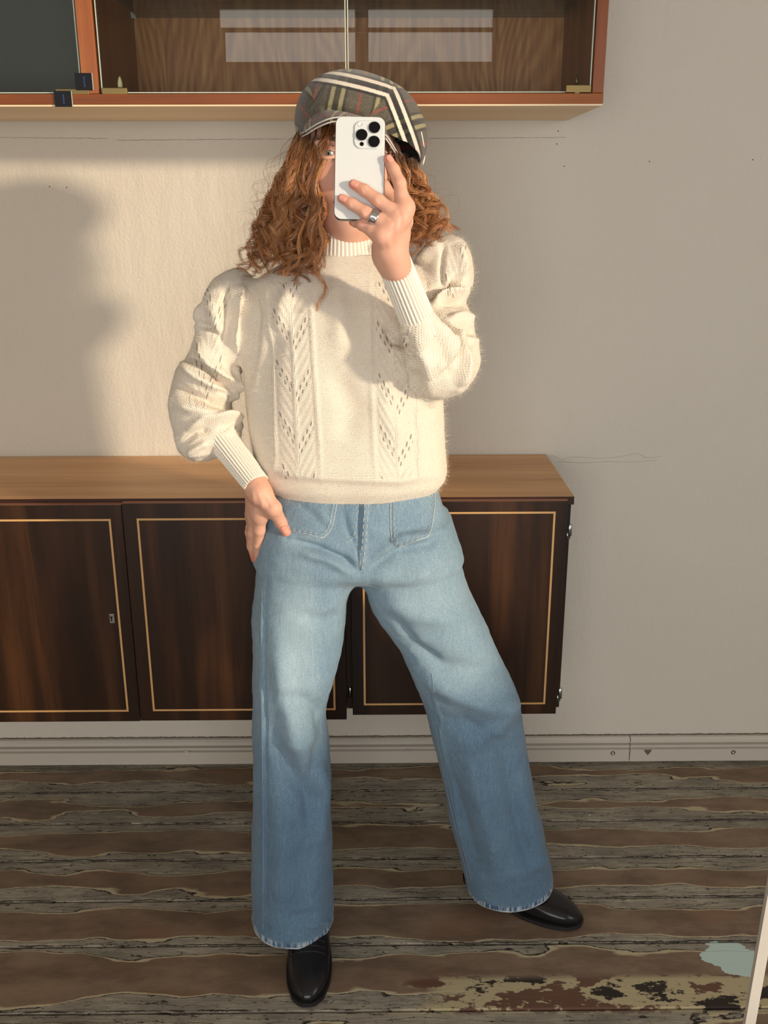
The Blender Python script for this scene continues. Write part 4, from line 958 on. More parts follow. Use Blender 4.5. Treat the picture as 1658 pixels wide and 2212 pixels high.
# head
fh = Field(O - np.array([.11, .06, .24]), O + np.array([.11, .21, .16]), .0021)
fh.ell(o_(0, .088, .024), (.0725, .092, .090), 0)
fh.ell(o_(0, .060, -.045), (.058, .066, .066), .03)
fh.ell(o_(0, .036, -.088), (.036, .034, .034), .025)
fh.ell(o_(0, .020, -.108), (.018, .016, .014), .015)
for s in (-1, 1):
    fh.ell(o_(s * .040, .026, -.036), (.024, .024, .024), .02)
    fh.cone(o_(s * .012, .001, .019), o_(s * .046, .013, .017), .0075, .006, .012)
    fh.ell(o_(s * .0315, -.004, .000), (.0165, .0118, .0110), .007, sub=True)
    fh.ell(o_(s * .075, .090, -.012), (.010, .020, .032), .006)
fh.cone(o_(0, .000, .006), o_(0, -.020, -.036), .0065, .0095, .012).ell(o_(0, -.021, -.040), (.0105, .010, .0085), .008)
for s in (-1, 1):
    fh.ell(o_(s * .0115, -.011, -.042), (.0068, .0085, .0062), .006)
    c = o_(s * .0315, .0088, 0)                # lids round the eyeball
    for up in (1, -1):
        arc = [c + np.array([.0152 * math.sin(a), -.0130 * math.cos(a), up * (.0074 if up > 0 else .0066) * math.cos(a * 1.15)]) for a in np.linspace(-1.2, 1.2, 9)]
        fh.chain(arc, [.0018] + [.0025] * 7 + [.0018], .003)
lipU = [o_(x, -.0105 + 9 * x * x, -.0700 - 2.5 * x * x) for x in np.linspace(-.023, .023, 7)]; lipL = [o_(x, -.0090 + 9 * x * x, -.0785 + 6 * x * x) for x in np.linspace(-.020, .020, 7)]
fh.chain(lipU, [.002, .0038, .0045, .0040, .0045, .0038, .002], .004).chain(lipL, [.002, .0045, .0055, .0058, .0055, .0045, .002], .004)
fh.cone(neck1, o_(0, .090, -.215), .049, .054, .03)
HV, HQ = fh.mesh(2)
lip = np.array(lipU + lipL); dl = np.min(np.linalg.norm(HV[:, None, :] - lip[None], axis=2), 1); red = np.clip((.0085 - dl) / .003, 0, 1) * .8
red += .25 * np.exp(-(np.linalg.norm(HV - o_(-.044, .015, -.04), axis=1) / .025) ** 2) + .3 * np.exp(-(np.linalg.norm(HV - o_(0, -.025, -.04), axis=1) / .014) ** 2)
parts.append((HV, HQ, red))
# the hand that holds the phone: pixel landmarks at camera depth
DP = 1.356
F_ = {
 'index': ([(874, 449, 1.352), (866, 420, 1.348), (863, 396, 1.349), (850, 366, 1.352), (838, 344, 1.353)], [.0108, .0092, .0090, .0080, .0066]),
 'middle': ([(864, 470, 1.349), (842, 452, 1.3465), (817, 433, 1.3455), (787, 411, 1.3478), (763, 398, 1.3498)], [.0108, .0095, .0091, .0080, .0066]),
 'ring': ([(848, 488, 1.349), (822, 476, 1.3468), (789, 459, 1.3458), (760, 441, 1.3480), (738, 429, 1.3500)], [.0104, .0092, .0088, .0077, .0063]),
 'pinky': ([(826, 510, 1.350), (802, 498, 1.352), (782, 486, 1.358), (768, 480, 1.372), (762, 480, 1.384)], [.0098, .0086, .0078, .0070, .0058])}
fg = Field(PD(800, 430, 1.36) - np.array([.11, .12, .13]), PD(830, 430, 1.36) + np.array([.09, .13, .11]), .00135)
tips = {}
for nme, (pts, rad) in F_.items():
    w = [PD(*q) for q in pts]; fg.chain(w, rad, .0035); tips[nme] = w
    wr = PD(841, 540, 1.39)
    a = w[0]; fg.cone(a, wr + (a - PD(850, 480, 1.35)) * .55, .0125, .0150, .012)
for a, b_ in (('index', 'middle'), ('middle', 'ring'), ('ring', 'pinky')): fg.cone(tips[a][0], tips[b_][0], .0095, .0095, .010)
for nme in F_: fg.ell(tips[nme][0] + (PD(0, 0, 0) - EYE) + ray(*F_[nme][0][0][:2]) * -.003, (.0085,) * 3, .006)
th = [PD(858, 505, 1.378), PD(868, 478, 1.392), PD(852, 440, 1.395), PD(826, 405, 1.392), PD(800, 385, 1.388)]
fg.chain(th, [.017, .0145, .0115, .0102, .0078], .008); tips['thumb'] = th
fg.chain([PD(838, 528, 1.386), PD(842, 545, 1.395), PD(850, 572, 1.405), PD(872, 620, 1.425)], [.0205, .0200, .0195, .021], .014)
fg.chain([PD(848, 520, 1.372), PD(846, 548, 1.380), PD(858, 580, 1.395)], [.0185, .0172, .0175], .014)
GV, GQ = fg.mesh(2); GN = normals(GV, GQ)
Sg = [([(858, 452), (868, 470), (862, 500)], 5, -.0012), ([(838, 470), (852, 480), (846, 505)], 4, -.0010), ([(842, 500), (838, 520), (842, 540)], 5, .0008), ([(864, 480), (858, 505), (852, 530)], 4, .0009),
      ([(812, 425), (822, 440)], 2.2, -.0007), ([(816, 423), (826, 438)], 2.2, -.0006), ([(783, 451), (793, 466)], 2.2, -.0007), ([(788, 450), (797, 465)], 2.2, -.0006), ([(783, 403), (790, 418)], 2, -.0005), ([(757, 434), (763, 448)], 2, -.0005), ([(857, 398), (870, 394)], 2.2, -.0006)]
GV = GV + GN * strokes(GV, GN, Sg)[:, None]
redg = np.zeros(len(GV))
for nme in ('index', 'middle', 'ring', 'pinky'):
    w = tips[nme]
    redg += .75 * np.exp(-(np.linalg.norm(GV - w[-1], axis=1) / .012) ** 2) + .22 * np.exp(-(np.linalg.norm(GV - w[2], axis=1) / .010) ** 2) + .32 * np.exp(-(np.linalg.norm(GV - w[0], axis=1) / .012) ** 2)
parts.append((GV, GQ, np.clip(redg, 0, 1)))
# the hand resting on the hip
def jy(px, py, r):
    h_ = hit(JB, px, py); return (h_[1] if h_ is not None else 1.60) - r * .75
yt = jy(616, 1146, .009)
hw = P(553, 1055, 1.533)
FL = {
 'thumb': ([P(563, 1066, 1.522), P(590, 1098, min(1.515, jy(592, 1100, .012))), P(606, 1128, jy(606, 1128, .010)), P(618, 1149, yt)], [.0165, .0125, .0105, .0080]),
 'index': ([P(562, 1112, 1.538), P(560, 1145, 1.548), P(557, 1175, 1.565), P(555, 1206, 1.578)], [.0118, .0098, .0086, .0066]),
 'middle': ([P(553, 1116, 1.553), P(546, 1152, 1.566), P(544, 1180, 1.580), P(550, 1208, 1.592)], [.0115, .0097, .0085, .0066]),
 'ring': ([P(548, 1116, 1.568), P(541, 1150, 1.582), P(543, 1176, 1.596), P(550, 1198, 1.606)], [.0112, .0093, .0082, .0064]),
 'pinky': ([P(546, 1110, 1.582), P(541, 1140, 1.598), P(545, 1162, 1.610), P(551, 1178, 1.618)], [.0100, .0082, .0072, .0058])}
fl = Field(P(570, 1110, 1.55) - np.array([.085, .10, .12]), P(570, 1110, 1.55) + np.array([.085, .11, .125]), .0014)
for nme, (w, r) in FL.items():
    fl.chain(w, r, .004)
    if nme != 'thumb': fl.cone(w[0], hw + (w[0] - P(553, 1114, 1.56)) * .5 + np.array([0, .004, 0]), .0125, .0145, .010)
fl.cone(FL['index'][0][0], FL['pinky'][0][0], .0105, .0095, .008)
fl.cone(FL['thumb'][0][0], hw, .0175, .016, .012).cone(FL['thumb'][0][1], FL['index'][0][0], .008, .008, .014)
fl.chain([hw, wristL, cuffL0 + (wristL - cuffL0) * .5], [.0162, .0150, .0150], .012).chain([hw + np.array([0, .016, 0]), cuffL0 + (wristL - cuffL0) * .55 + np.array([0, .010, 0])], [.0145, .0150], .012)
LV, LQ = fl.mesh(2); LN = normals(LV, LQ)
LV = LV + LN * strokes(LV, LN, [([(556, 1060), (566, 1085), (566, 1110)], 4, .0010), ([(572, 1075), (582, 1100)], 5, -.0012), ([(545, 1060), (549, 1090), (552, 1112)], 3.5, .0008), ([(600, 1128), (613, 1122)], 2.4, -.0006), ([(550, 1148), (562, 1146)], 2.4, -.0005)])[:, None]
redl = np.zeros(len(LV))
for nme, (w, r) in FL.items(): redl += .6 * np.exp(-(np.linalg.norm(LV - w[-1], axis=1) / .014) ** 2) + .2 * np.exp(-(np.linalg.norm(LV - w[1], axis=1) / .010) ** 2)
parts.append((LV, LQ, np.clip(redl, 0, 1)))
off = 0; AV = []; AQ = []; AR = []
for v, q, r in parts: AV.append(v); AQ.append(q + off); AR.append(r); off += len(v)
person = mesh_obj('person', np.concatenate(AV) - np.array(FOOT), np.concatenate(AQ), M['skin'], None, True)
person.location = FOOT; add_attr(person, 'red', np.concatenate(AR))
tag(person, 'woman in cream knit sweater, wide blue jeans and checked cap, holding a phone', 'person')
# nails
def nail(tip, prev, toward, w, l, parent, rt=.0065, rp=.0080):
    ax = nrm(np.array(tip) - prev); up = nrm(np.array(toward) - ax * ax.dot(toward)); sd = np.cross(ax, up); V = []; nu, nv = 9, 9; S = np.linalg.norm(np.array(tip) - prev)
    for i in range(nv):
        t = i / (nv - 1); d = -l * .72 + l * 1.02 * t
        R = rt + (rp - rt) * (-d / S) if d < 0 else math.sqrt(max(rt * rt - d * d * .45, 1e-8))
        ww = w * (1 - .35 * max(0, t - .7) / .3 - .28 * max(0, .25 - t) / .25)
        for j in range(nu):
            u = j / (nu - 1) * 2 - 1
            V.append(np.array(tip) + ax * d + sd * (u * ww) + up * (math.sqrt(max(R * R - (u * ww) ** 2 * .8, 0)) + .0007 - .0004 * u * u))
    Fc = [(i * nu + j, i * nu + j + 1, (i + 1) * nu + j + 1, (i + 1) * nu + j) for i in range(nv - 1) for j in range(nu - 1)]
    o = mesh_obj('fingernail', V, Fc, M['nail'], parent, True); m = o.modifiers.new('t', 'SOLIDIFY'); m.thickness = .0006; m.offset = -1; return o
camdir = -nrm(ray(800, 420))
for nme, up in (('index', np.array([.35, 0, .3])), ('middle', np.array([-.15, 0, .45])), ('ring', np.array([-.15, 0, .45]))):
    nail(tips[nme][-1], tips[nme][-2], camdir + up, .0052, .0110, person, F_[nme][1][-1], F_[nme][1][-2])
nail(FL['thumb'][0][-1], FL['thumb'][0][-2], -nrm(ray(618, 1149)) + np.array([-.1, 0, .1]), .0060, .0125, person, .0080, .0105)
# ring on the ring finger
rc = PD(808, 470, 1.3463); ra = nrm(PD(789, 459, 1.3458) - PD(822, 476, 1.3468)); up = nrm(np.array([0, 0, 1]) - ra * ra[2]); sd = np.cross(ra, up)
b = MB(); n = 36; V = []
for (t, r) in [(-.0055, .0093), (-.0055, .0106), (-.0040, .0112), (-.0022, .0106), (0, .0115), (.0022, .0106), (.0040, .0112), (.0055, .0106), (.0055, .0093)]:
    for k in range(n):
        a = 2 * math.pi * k / n; rr_ = r + (.0004 * math.cos(9 * a) if abs(t) < .003 else 0); V.append(rc + ra * t + up * rr_ * math.cos(a) + sd * rr_ * math.sin(a))
b.add(V, [(i * n + k, i * n + (k + 1) % n, (i + 1) * n + (k + 1) % n, (i + 1) * n + k) for i in range(8) for k in range(n)]).build('ring', M['silver'], person, True)
# eyes
def m_eye():
    n = NT('eyeball'); d = n.attr('ang')
    c = n.ramp(d, [(0, (.01, .01, .01)), (.17, (.012, .012, .012)), (.19, srgb(120, 138, 140)), (.40, srgb(78, 96, 102)), (.44, srgb(225, 215, 208)), (1, srgb(222, 208, 200))]); n.set(color=c, rough=.08, spec=.5); return n.m
M['eye'] = m_eye()
for s in (-1, 1):
    c = o_(s * .0315, .0088, 0); V = []; Fc = []; nu, nv = 28, 18; g = nrm(EYE + np.array([-.02, 0, 0]) - c); up = nrm(np.array([0, 0, 1]) - g * g[2]); sd = np.cross(g, up)
    for i in range(nv + 1):
        a = math.pi * i / nv
        for k in range(nu): t = 2 * math.pi * k / nu; V.append(c + .0122 * (g * math.cos(a) + (up * math.cos(t) + sd * math.sin(t)) * math.sin(a)))
    Fc = [(i * nu + k, i * nu + (k + 1) % nu, (i + 1) * nu + (k + 1) % nu, (i + 1) * nu + k) for i in range(nv) for k in range(nu)]
    e = mesh_obj('eye', V, Fc, M['eye'], person, True); add_attr(e, 'ang', [i / nv * 2.6 for i in range(nv + 1) for k in range(nu)])
    bm_ = MB(); rq = random.Random(int(5 + s))
    for q in range(70):
        x = s * (.010 + .042 * q / 70); p = o_(x, -.008 + .014 * (q / 70) ** 2 + .001 * rq.random(), .018 + .0035 * math.sin(q / 70 * 2.6) + rq.uniform(-.003, .003)); bm_.tube([p, p + np.array([s * .0035, 0, .001]), p + np.array([s * .007, .0012, .0004])], [.0004, .0003, .0001], 4)
    bm_.build('eyebrow', M['hair'], person, True)
    bm_ = MB()
    for q in range(26):
        a = -1.1 + 2.2 * q / 25; p = c + np.array([.0150 * math.sin(a), -.0152 * math.cos(a), .0070 * math.cos(a)]); bm_.tube([p, p + np.array([.002 * math.sin(a), -.004, .001]), p + np.array([.004 * math.sin(a), -.006, .004])], [.0003, .00025, .0001], 4)
    bm_.build('eyelashes', M['black'], person, True)

# ---- clothes
jeans = bpy.data.objects.new('jeans', jm); attach(jeans, person)
m = jeans.modifiers.new('cloth', 'SOLIDIFY'); m.thickness = .0022; m.offset = -1
boot(PZ(664, 2176, 0) + np.array([0, 0, 0]), PZ(664, 2176, 0) + np.array([-.008, .262, 0]), .17, person)
toeR = PZ(1252, 2000, 0); boot(toeR, toeR + nrm([-.86, .50, 0]) * .262, .17, person)
for lft, rgt in ([[(592, 1052), (592, 1085), (594, 1118), (603, 1137), (640, 1149)], [(732, 1056), (727, 1090), (719, 1130), (712, 1149), (697, 1162)]], [[(842, 1060), (843, 1100), (843, 1140), (846, 1168), (861, 1181)], [(938, 1056), (938, 1090), (934, 1125), (931, 1143), (925, 1158)]]):
    pk = surf_patch('pocket', JB, lft, rgt, 26, 26, .0030, M['denim'], jeans); add_attr(pk, 'fade_shade', [.50] * len(pk.data.vertices)); add_attr(pk, 'hem', [0.0] * len(pk.data.vertices)); add_attr(pk, 'hemline', [0.0] * len(pk.data.vertices))
    PB = bvh(np.array([v.co[:] for v in pk.data.vertices]), [tuple(p.vertices) for p in pk.data.polygons])
    ring_ = [tuple(q) for q in lft] + [tuple(q) for q in rgt[::-1]]; cc = np.mean(ring_, 0)
    for k in (.955, .87): surf_line('stitching', PB, [tuple(cc + (np.array(q) - cc) * k) for q in ring_], .0005, M['seam_thread'], pk, .0006, 4, dash=3)
    surf_line('pocket_edge', JB, [tuple(cc + (np.array(q) - cc) * 1.0) for q in ring_], .0010, M['seam_thread'], pk, .0008, 4)
for ln_ in ([(797, 1056), (793, 1120), (788, 1180), (781, 1232)], [(789, 1056), (786, 1120), (782, 1180), (777, 1225)], [(775, 1056), (772, 1110), (766, 1150), (757, 1168), (745, 1172)], [(932, 1455), (950, 1580), (975, 1720), (1000, 1830), (1018, 1900)], [(926, 1470), (944, 1590), (968, 1720), (994, 1830), (1013, 1905)], [(567, 1250), (564, 1400), (566, 1600), (569, 1800), (568, 2010)]):
    surf_line('seam_stitching', JB, ln_, .0006, M['thread'] if ln_[0][1] < 1100 else M['side_seam'], jeans, .0007, 5, dash=3 if ln_[0][1] < 1100 else None)
sweater_me_uv = suv
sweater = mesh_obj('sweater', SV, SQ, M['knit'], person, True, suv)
for k, v in (('lace', lace), ('lace_u', lace_u), ('lace_v', lace_v)): add_attr(sweater, k, v)
rib_tube('cuff', [cuffL0 + (cuffL0 - wristL) * .05, (cuffL0 + wristL) / 2, wristL + (wristL - cuffL0) * .04], [(.0262, .031), (.0232, .0285), (.0205, .0265)], 28, sweater)
rib_tube('cuff', [cuffR0 + (cuffR0 - wristR) * .08, (cuffR0 + wristR) / 2, wristR], [(.0270, .027), (.0248, .0255), (.0238, .0250)], 28, sweater)
rib_tube('collar', [P(752, 562, 1.646), P(750, 506, 1.65), P(748, 446, 1.652)], [(.066, .068), (.058, .062), (.0555, .060)], 60, sweater, n_per=6, seg=24, amp=.0004)
# loose mohair fibres
rs = np.random.RandomState(7); a0 = SV[SQ[:, 0]]; fN = normals(SV, SQ)[SQ[:, 0]]; pick = rs.choice(len(SQ), 40000)
V = []; Fc = []
tang = rs.randn(len(pick), 3)
for i, k in enumerate(pick):
    nn = fN[k]; t = tang[i] - nn * nn.dot(tang[i]); t /= np.linalg.norm(t) + 1e-9; L = .004 + .015 * rs.rand() ** 2; p0 = SV[SQ[k, rs.randint(4)]]; w = np.cross(t, nn) * .00007; lift = .2 + .7 * rs.rand()
    p1 = p0 + t * L * .5 + nn * L * lift * .6; p2 = p0 + t * L * (.6 + .5 * rs.rand()) + nn * L * lift + rs.randn(3) * .001; b0 = len(V)
    V += [p0 - w, p0 + w, p1 - w, p1 + w, p2]; Fc += [(b0, b0 + 1, b0 + 3, b0 + 2), (b0 + 2, b0 + 3, b0 + 4)]
fz_ = mesh_obj('mohair_fuzz', V, Fc, M['fuzz'], sweater); fz_['kind'] = 'stuff'

# ---- cap
fc_ = Field(P(760, 260, 1.66) - np.array([.16, .17, .14]), P(760, 260, 1.66) + np.array([.19, .17, .14]), .0026)
def rotY(a): c, s = math.cos(a), math.sin(a); return np.array([[c, 0, -s], [0, 1, 0], [s, 0, c]])
pxm = 1.68 / F
fc_.ell(P(762, 270, 1.668), (112 * pxm, .125, 98 * pxm), 0, rotY(-.25))
fc_.ell(P(714, 243, 1.625), (58 * pxm, .07, 54 * pxm), .025)
fc_.ell(P(838, 282, 1.675), (70 * pxm, .095, 76 * pxm), .035)
fc_.ell(P(868, 318, 1.67), (46 * pxm, .070, 52 * pxm), .03)
CV, CQ = fc_.mesh(3); CN = normals(CV, CQ)
CV = CV + CN * (strokes(CV, CN, [([(690, 232), (740, 243), (790, 252)], 7, -.006), ([(830, 228), (805, 262)], 4, -.003), ([(830, 228), (850, 170)], 4, -.002), ([(700, 180), (665, 240)], 5, -.003), ([(668, 240), (720, 222), (780, 235)], 12, .004), ([(860, 330), (885, 300), (890, 260)], 10, .003)]) + .0016 * np_noise(CV, 40, 5))[:, None]
c0 = P(718, 361, 1.6); ux = CV - c0
rr_ = np.sqrt(ux[:, 0] ** 2 + ux[:, 2] ** 2 + np.maximum(0, CV[:, 1] - 1.60) ** 2 * .8); thh = np.arctan2(ux[:, 2], ux[:, 0])
pw = math.radians(55); pn = np.floor((thh - math.radians(50)) / pw)
fp = np.sort(pn[CQ], 1)[:, 1]; thp = math.radians(50) + (fp + .5) * pw
uvq = np.zeros((len(CQ), 4, 2)); tq = thh[CQ] - thp[:, None]; rq_ = rr_[CQ]
uvq[..., 1] = rq_ * np.cos(tq) - .127; uvq[..., 0] = rq_ * np.sin(tq) + .0 * fp[:, None] - .012
me = bpy.data.meshes.new('newsboy_cap'); me.from_pydata(CV.tolist(), [], CQ.tolist()); l = me.uv_layers.new(name='UVMap'); l.data.foreach_set('uv', uvq.astype(np.float32).ravel())
bm = bmesh.new(); bm.from_mesh(me)
pa3 = [P(640, 326, 1.66), P(897, 372, 1.68), P(752, 266, 1.55)]; pno = np.cross(pa3[1] - pa3[0], pa3[2] - pa3[0]); pno = nrm(pno); pno = pno if pno[2] > 0 else -pno
bmesh.ops.bisect_plane(bm, geom=bm.verts[:] + bm.edges[:] + bm.faces[:], plane_co=Vector(pa3[0]), plane_no=Vector(pno), clear_inner=True)
bm.to_mesh(me); bm.free(); me.materials.append(M['plaid']); me.polygons.foreach_set('use_smooth', [True] * len(me.polygons)); me.update()
cap = bpy.data.objects.new('newsboy_cap', me); attach(cap, person); m = cap.modifiers.new('cloth', 'SOLIDIFY'); m.thickness = .003; m.offset = -1
J_ = spline([P(644, 280, 1.635), P(664, 252, 1.590), P(700, 237, 1.562), P(750, 243, 1.552), P(800, 262, 1.556), P(835, 286, 1.585), P(856, 320, 1.64)], 40)
E_ = spline([P(647, 291, 1.622), P(662, 283, 1.560), P(690, 266, 1.515), P(725, 255, 1.500), P(775, 259, 1.500), P(826, 286, 1.525), P(858, 331, 1.61)], 40)
V = []; UVv = []; k_ = 9
for i in range(40):
    for j in range(k_):
        t = j / (k_ - 1); p = J_[i] * (1 - t) + E_[i] * t + np.array([0, 0, .004 * math.sin(math.pi * t)]); V.append(p); UVv.append((i * .0055 + .03, t * .055 + .02))
Fc = [(i * k_ + j, i * k_ + j + 1, (i + 1) * k_ + j + 1, (i + 1) * k_ + j) for i in range(39) for j in range(k_ - 1)]
vis = mesh_obj('visor', V, Fc, M['plaid'], cap, True, [UVv[q] for f in Fc for q in f]); m = vis.modifiers.new('t', 'SOLIDIFY'); m.thickness = .005; m.offset = -1
MB().tube(E_ + np.array([0, -.001, .0005]), .0012, 6).build('piping', M['lining'], vis, True); MB().tube(E_ + np.array([0, .0, -.0045]), .0011, 6).build('piping', M['lining'], vis, True)
CB = bvh(CV, CQ)
surf_line('seam_piping', CB, [(914, 318), (911, 300), (908, 285)], .0012, M['lining'], cap, .001, 4)
edge_pts = [(906, 290), (910, 305), (913, 322), (915, 338), (915, 350), (911, 362)]
MB().tube(spline([P(903, 268, 1.672), P(909, 290, 1.672), P(913, 315, 1.672), P(916, 338, 1.672), P(912, 358, 1.672)], 16), [.0004] + [.0016] * 14 + [.0004], 6).build('seam_piping', M['lining'], cap, True)
MB().tube(spline([P(740, 152, 1.67), P(760, 156, 1.67), P(776, 164, 1.67)], 8), .0010, 6).build('seam_piping', M['lining'], cap, True)

# ---- hair: curled locks of strands
rs = np.random.RandomState(11)
HVv = []; HF = []; TINT = []; ALO = []; hoff = 0
NP_ = 38
def lock(root, mid, end, R0, pitch, n_str, spread, rad=.00042, tint=None):
    global hoff
    root, mid, end = map(np.array, (root, mid, end)); t = np.linspace(0, 1, NP_)[:, None]
    g = (1 - t) ** 2 * root + 2 * t * (1 - t) * mid + t * t * end
    L = np.linalg.norm(np.diff(g, axis=0), axis=1).sum(); turns = L / pitch; ph = rs.rand() * 6.28; sg = 1 if rs.rand() > .5 else -1
    T = np.gradient(g, axis=0); T /= np.linalg.norm(T, axis=1)[:, None]; a = np.cross(T, np.array([.1, 1, .05])); a /= np.linalg.norm(a, axis=1)[:, None]; b_ = np.cross(T, a)
    env = np.clip(t[:, 0] / .6, 0, 1) ** .9; flat = .45 + .55 * t[:, 0]; tb = rs.rand() if tint is None else tint
    for s in range(n_str):
        dph = rs.randn() * .30; rr2 = R0 * (1 + rs.randn() * .12); fr = sg * turns * 2 * math.pi * (1 + rs.randn() * .008); an = ph + dph + fr * t[:, 0] ** (1.22 + rs.rand() * .03)
        o1, o2 = rs.randn(2) * spread; w1, w2 = rs.rand(2) * 6.28
        c = g + a * ((env * rr2 * np.cos(an)) + o1 * (.4 + .8 * t[:, 0]) + .0004 * np.sin(t[:, 0] * 31 + w1))[:, None] + b_ * ((env * flat * rr2 * np.sin(an)) + o2 * (.4 + .8 * t[:, 0]) + .0004 * np.sin(t[:, 0] * 27 + w2))[:, None]
        TT = np.gradient(c, axis=0); TT /= np.linalg.norm(TT, axis=1)[:, None] + 1e-9; e = np.cross(TT, np.array([.3, .8, .5])); e /= np.linalg.norm(e, axis=1)[:, None] + 1e-9; f = np.cross(TT, e)
        r = rad * (1 - .7 * t ** 4) * (.8 + .5 * rs.rand())
        ring = np.stack([c + e * r, c - e * r * .5 + f * r * .87, c - e * r * .5 - f * r * .87], 1).reshape(-1, 3)
        HVv.append(ring); k = np.arange(NP_ - 1)[:, None] * 3
        for q in range(3): HF.append(hoff + np.concatenate([k + q, k + (q + 1) % 3, k + 3 + (q + 1) % 3, k + 3 + q], 1))
        TINT.append(np.full(NP_ * 3, np.clip(tb * .65 + rs.rand() * .55 - .15, 0, 1))); ALO.append(np.repeat(t[:, 0], 3)); hoff += NP_ * 3
lp = lambda a, b_, u: np.array(a, float) + (np.array(b_, float) - np.array(a, float)) * u
def jit(q, s): return q + rs.randn(2) * s
for i in range(70):                               # under layer over the shoulder with the hip hand
    u = rs.rand() ** .85; Yr = 1.63 + .09 * rs.rand(); Ye = 1.60 + .11 * rs.rand(); ln = .72 + .28 * rs.rand()
    r = jit(lp((704, 282), (656, 276), u), 6); md = jit(lp((702, 420), (600, 410), u), 8); e = lp((704, 590), (548, 560), u); e = jit(md + (e - md) * ln, 10)
    lock(P(*r, Yr), P(*md, (Yr + Ye) / 2), P(*e, Ye), .007, .036, 12, .0024, tint=.15 + .2 * rs.rand())
for i in range(88):                               # ringlets in front of it
    u = rs.rand() ** .8; dp = rs.rand(); Yr = 1.572 + .05 * dp + .03 * u; Ye = 1.525 + .07 * dp + .03 * u; ln = .60 + .50 * rs.rand()
    r = jit(lp((706, 284), (655, 276), u), 5); md = jit(lp((698, 425), (594, 405), u), 9); e = lp((706, 604), (528, 566), u ** 1.1); e = jit(md + (e - md) * ln, 13)
    lock(P(*r, Yr), P(*md, (Yr + Ye) / 2 - .012), P(*e, Ye), *((.0045 + .004 * rs.rand(), .058 + .03 * rs.rand()) if rs.rand() < .6 else (.008 + .004 * rs.rand(), .040 + .012 * rs.rand())), 23, .0014, .00030, tint=.25 + .75 * rs.rand())
for i in range(45):                               # the other side, behind the phone hand
    u = rs.rand(); Yr = 1.64 + .07 * rs.rand(); Ye = 1.62 + .08 * rs.rand(); ln = .60 + .40 * rs.rand()
    r = jit(lp((838, 318), (890, 350), u), 6); md = jit(lp((846, 430), (912, 420), u), 8); e = lp((866, 535), (955, 505), u); e = jit(md + (e - md) * ln, 10)
    lock(P(*r, Yr), P(*md, (Yr + Ye) / 2), P(*e, Ye), .008, .032, 12, .0024, tint=.15 + .2 * rs.rand())
for i in range(62):
    u = rs.rand(); dp = rs.rand(); Yr = 1.58 + .05 * dp; Ye = 1.56 + .07 * dp; ln = .55 + .50 * rs.rand()
    r = jit(lp((836, 320), (890, 350), u), 5); md = jit(lp((848, 430), (918, 418), u), 8); e = lp((866, 545), (974, 508), u); e = jit(md + (e - md) * ln, 11)
    lock(P(*r, Yr), P(*md, (Yr + Ye) / 2), P(*e, Ye), *((.005 + .004 * rs.rand(), .050 + .03 * rs.rand()) if rs.rand() < .4 else (.010 + .004 * rs.rand(), .034 + .010 * rs.rand())), 23, .0014, .00030, tint=.25 + .75 * rs.rand())
for i in range(36):                               # behind the neck
    u = rs.rand(); lock(P(*jit(lp((690, 300), (850, 330), u), 5), 1.74), P(*jit(lp((680, 430), (860, 430), u), 8), 1.76), P(*jit(lp((668, 550), (880, 530), u), 10), 1.735), .009, .035, 11, .0025, tint=.2)
for q in ([(694, 420), (684, 560), (692, 672), 1.510, .010], [(668, 440), (640, 560), (622, 600), 1.52, .009], [(640, 420), (590, 540), (515, 574), 1.58, .012], [(650, 430), (600, 560), (548, 566), 1.56, .012], [(930, 440), (960, 470), (976, 504), 1.60, .012], [(690, 430), (668, 560), (612, 590), 1.515, .010]):
    lock(P(*jit(np.array(q[0]), 3.), q[3] + .02), P(*jit(np.array(q[1]), 3.), q[3]), P(*jit(np.array(q[2]), 3.), q[3]), q[4] * .8, .078, 22, .0011, .0003, tint=.45 + .4 * rs.rand())
for i in range(22):                               # loose ringlets at the ends
    if i < 13: u = rs.rand(); r, md, e, Y = jit(lp((688, 480), (590, 470), u), 8), jit(lp((686, 540), (560, 530), u), 8), jit(lp((690, 612), (528, 574), u), 10), 1.53 + .04 * u
    else: u = rs.rand(); r, md, e, Y = jit(lp((860, 430), (915, 420), u), 8), jit(lp((870, 480), (945, 462), u), 8), jit(lp((872, 540), (974, 506), u), 9), 1.565 + .03 * rs.rand()
    lock(P(*r, Y + .02), P(*md, Y), P(*e, Y), .0095 + .004 * rs.rand(), .030 + .008 * rs.rand(), 20, .0009, .00030, tint=.35 + .6 * rs.rand())
for i in range(16):                               # fringe under the visor
    u = rs.rand(); lock(P(*jit(lp((690, 268), (735, 262), u), 3), 1.575), P(*jit(lp((694, 300), (712, 285), u), 4), 1.55), P(*jit(lp((686, 345), (704, 318), u), 6), 1.552), .002, .05, 9, .0018, tint=.1)
for i in range(150):                              # flyaway hairs
    u = rs.rand(); L_side = rs.rand() < .7
    if L_side: r, md, e = lp((690, 290), (648, 280), u), jit(lp((640, 400), (572, 390), u), 22), jit(lp((640, 560), (540, 520), u), 32)
    else: r, md, e = lp((850, 330), (895, 355), u), jit(lp((880, 430), (935, 410), u), 16), jit(lp((890, 520), (975, 480), u), 22)
    Y = 1.56 + .14 * rs.rand(); lock(P(*r, Y), P(*md, Y), P(*e, Y), .006 + .010 * rs.rand(), .05, 1, .003, .00016)
hair = mesh_obj('hair', np.concatenate(HVv), np.concatenate(HF), M['hair'], person, True)
add_attr(hair, 'tint', np.concatenate(TINT)); add_attr(hair, 'along', np.concatenate(ALO)); hair['label'] = 'long copper brown curls'

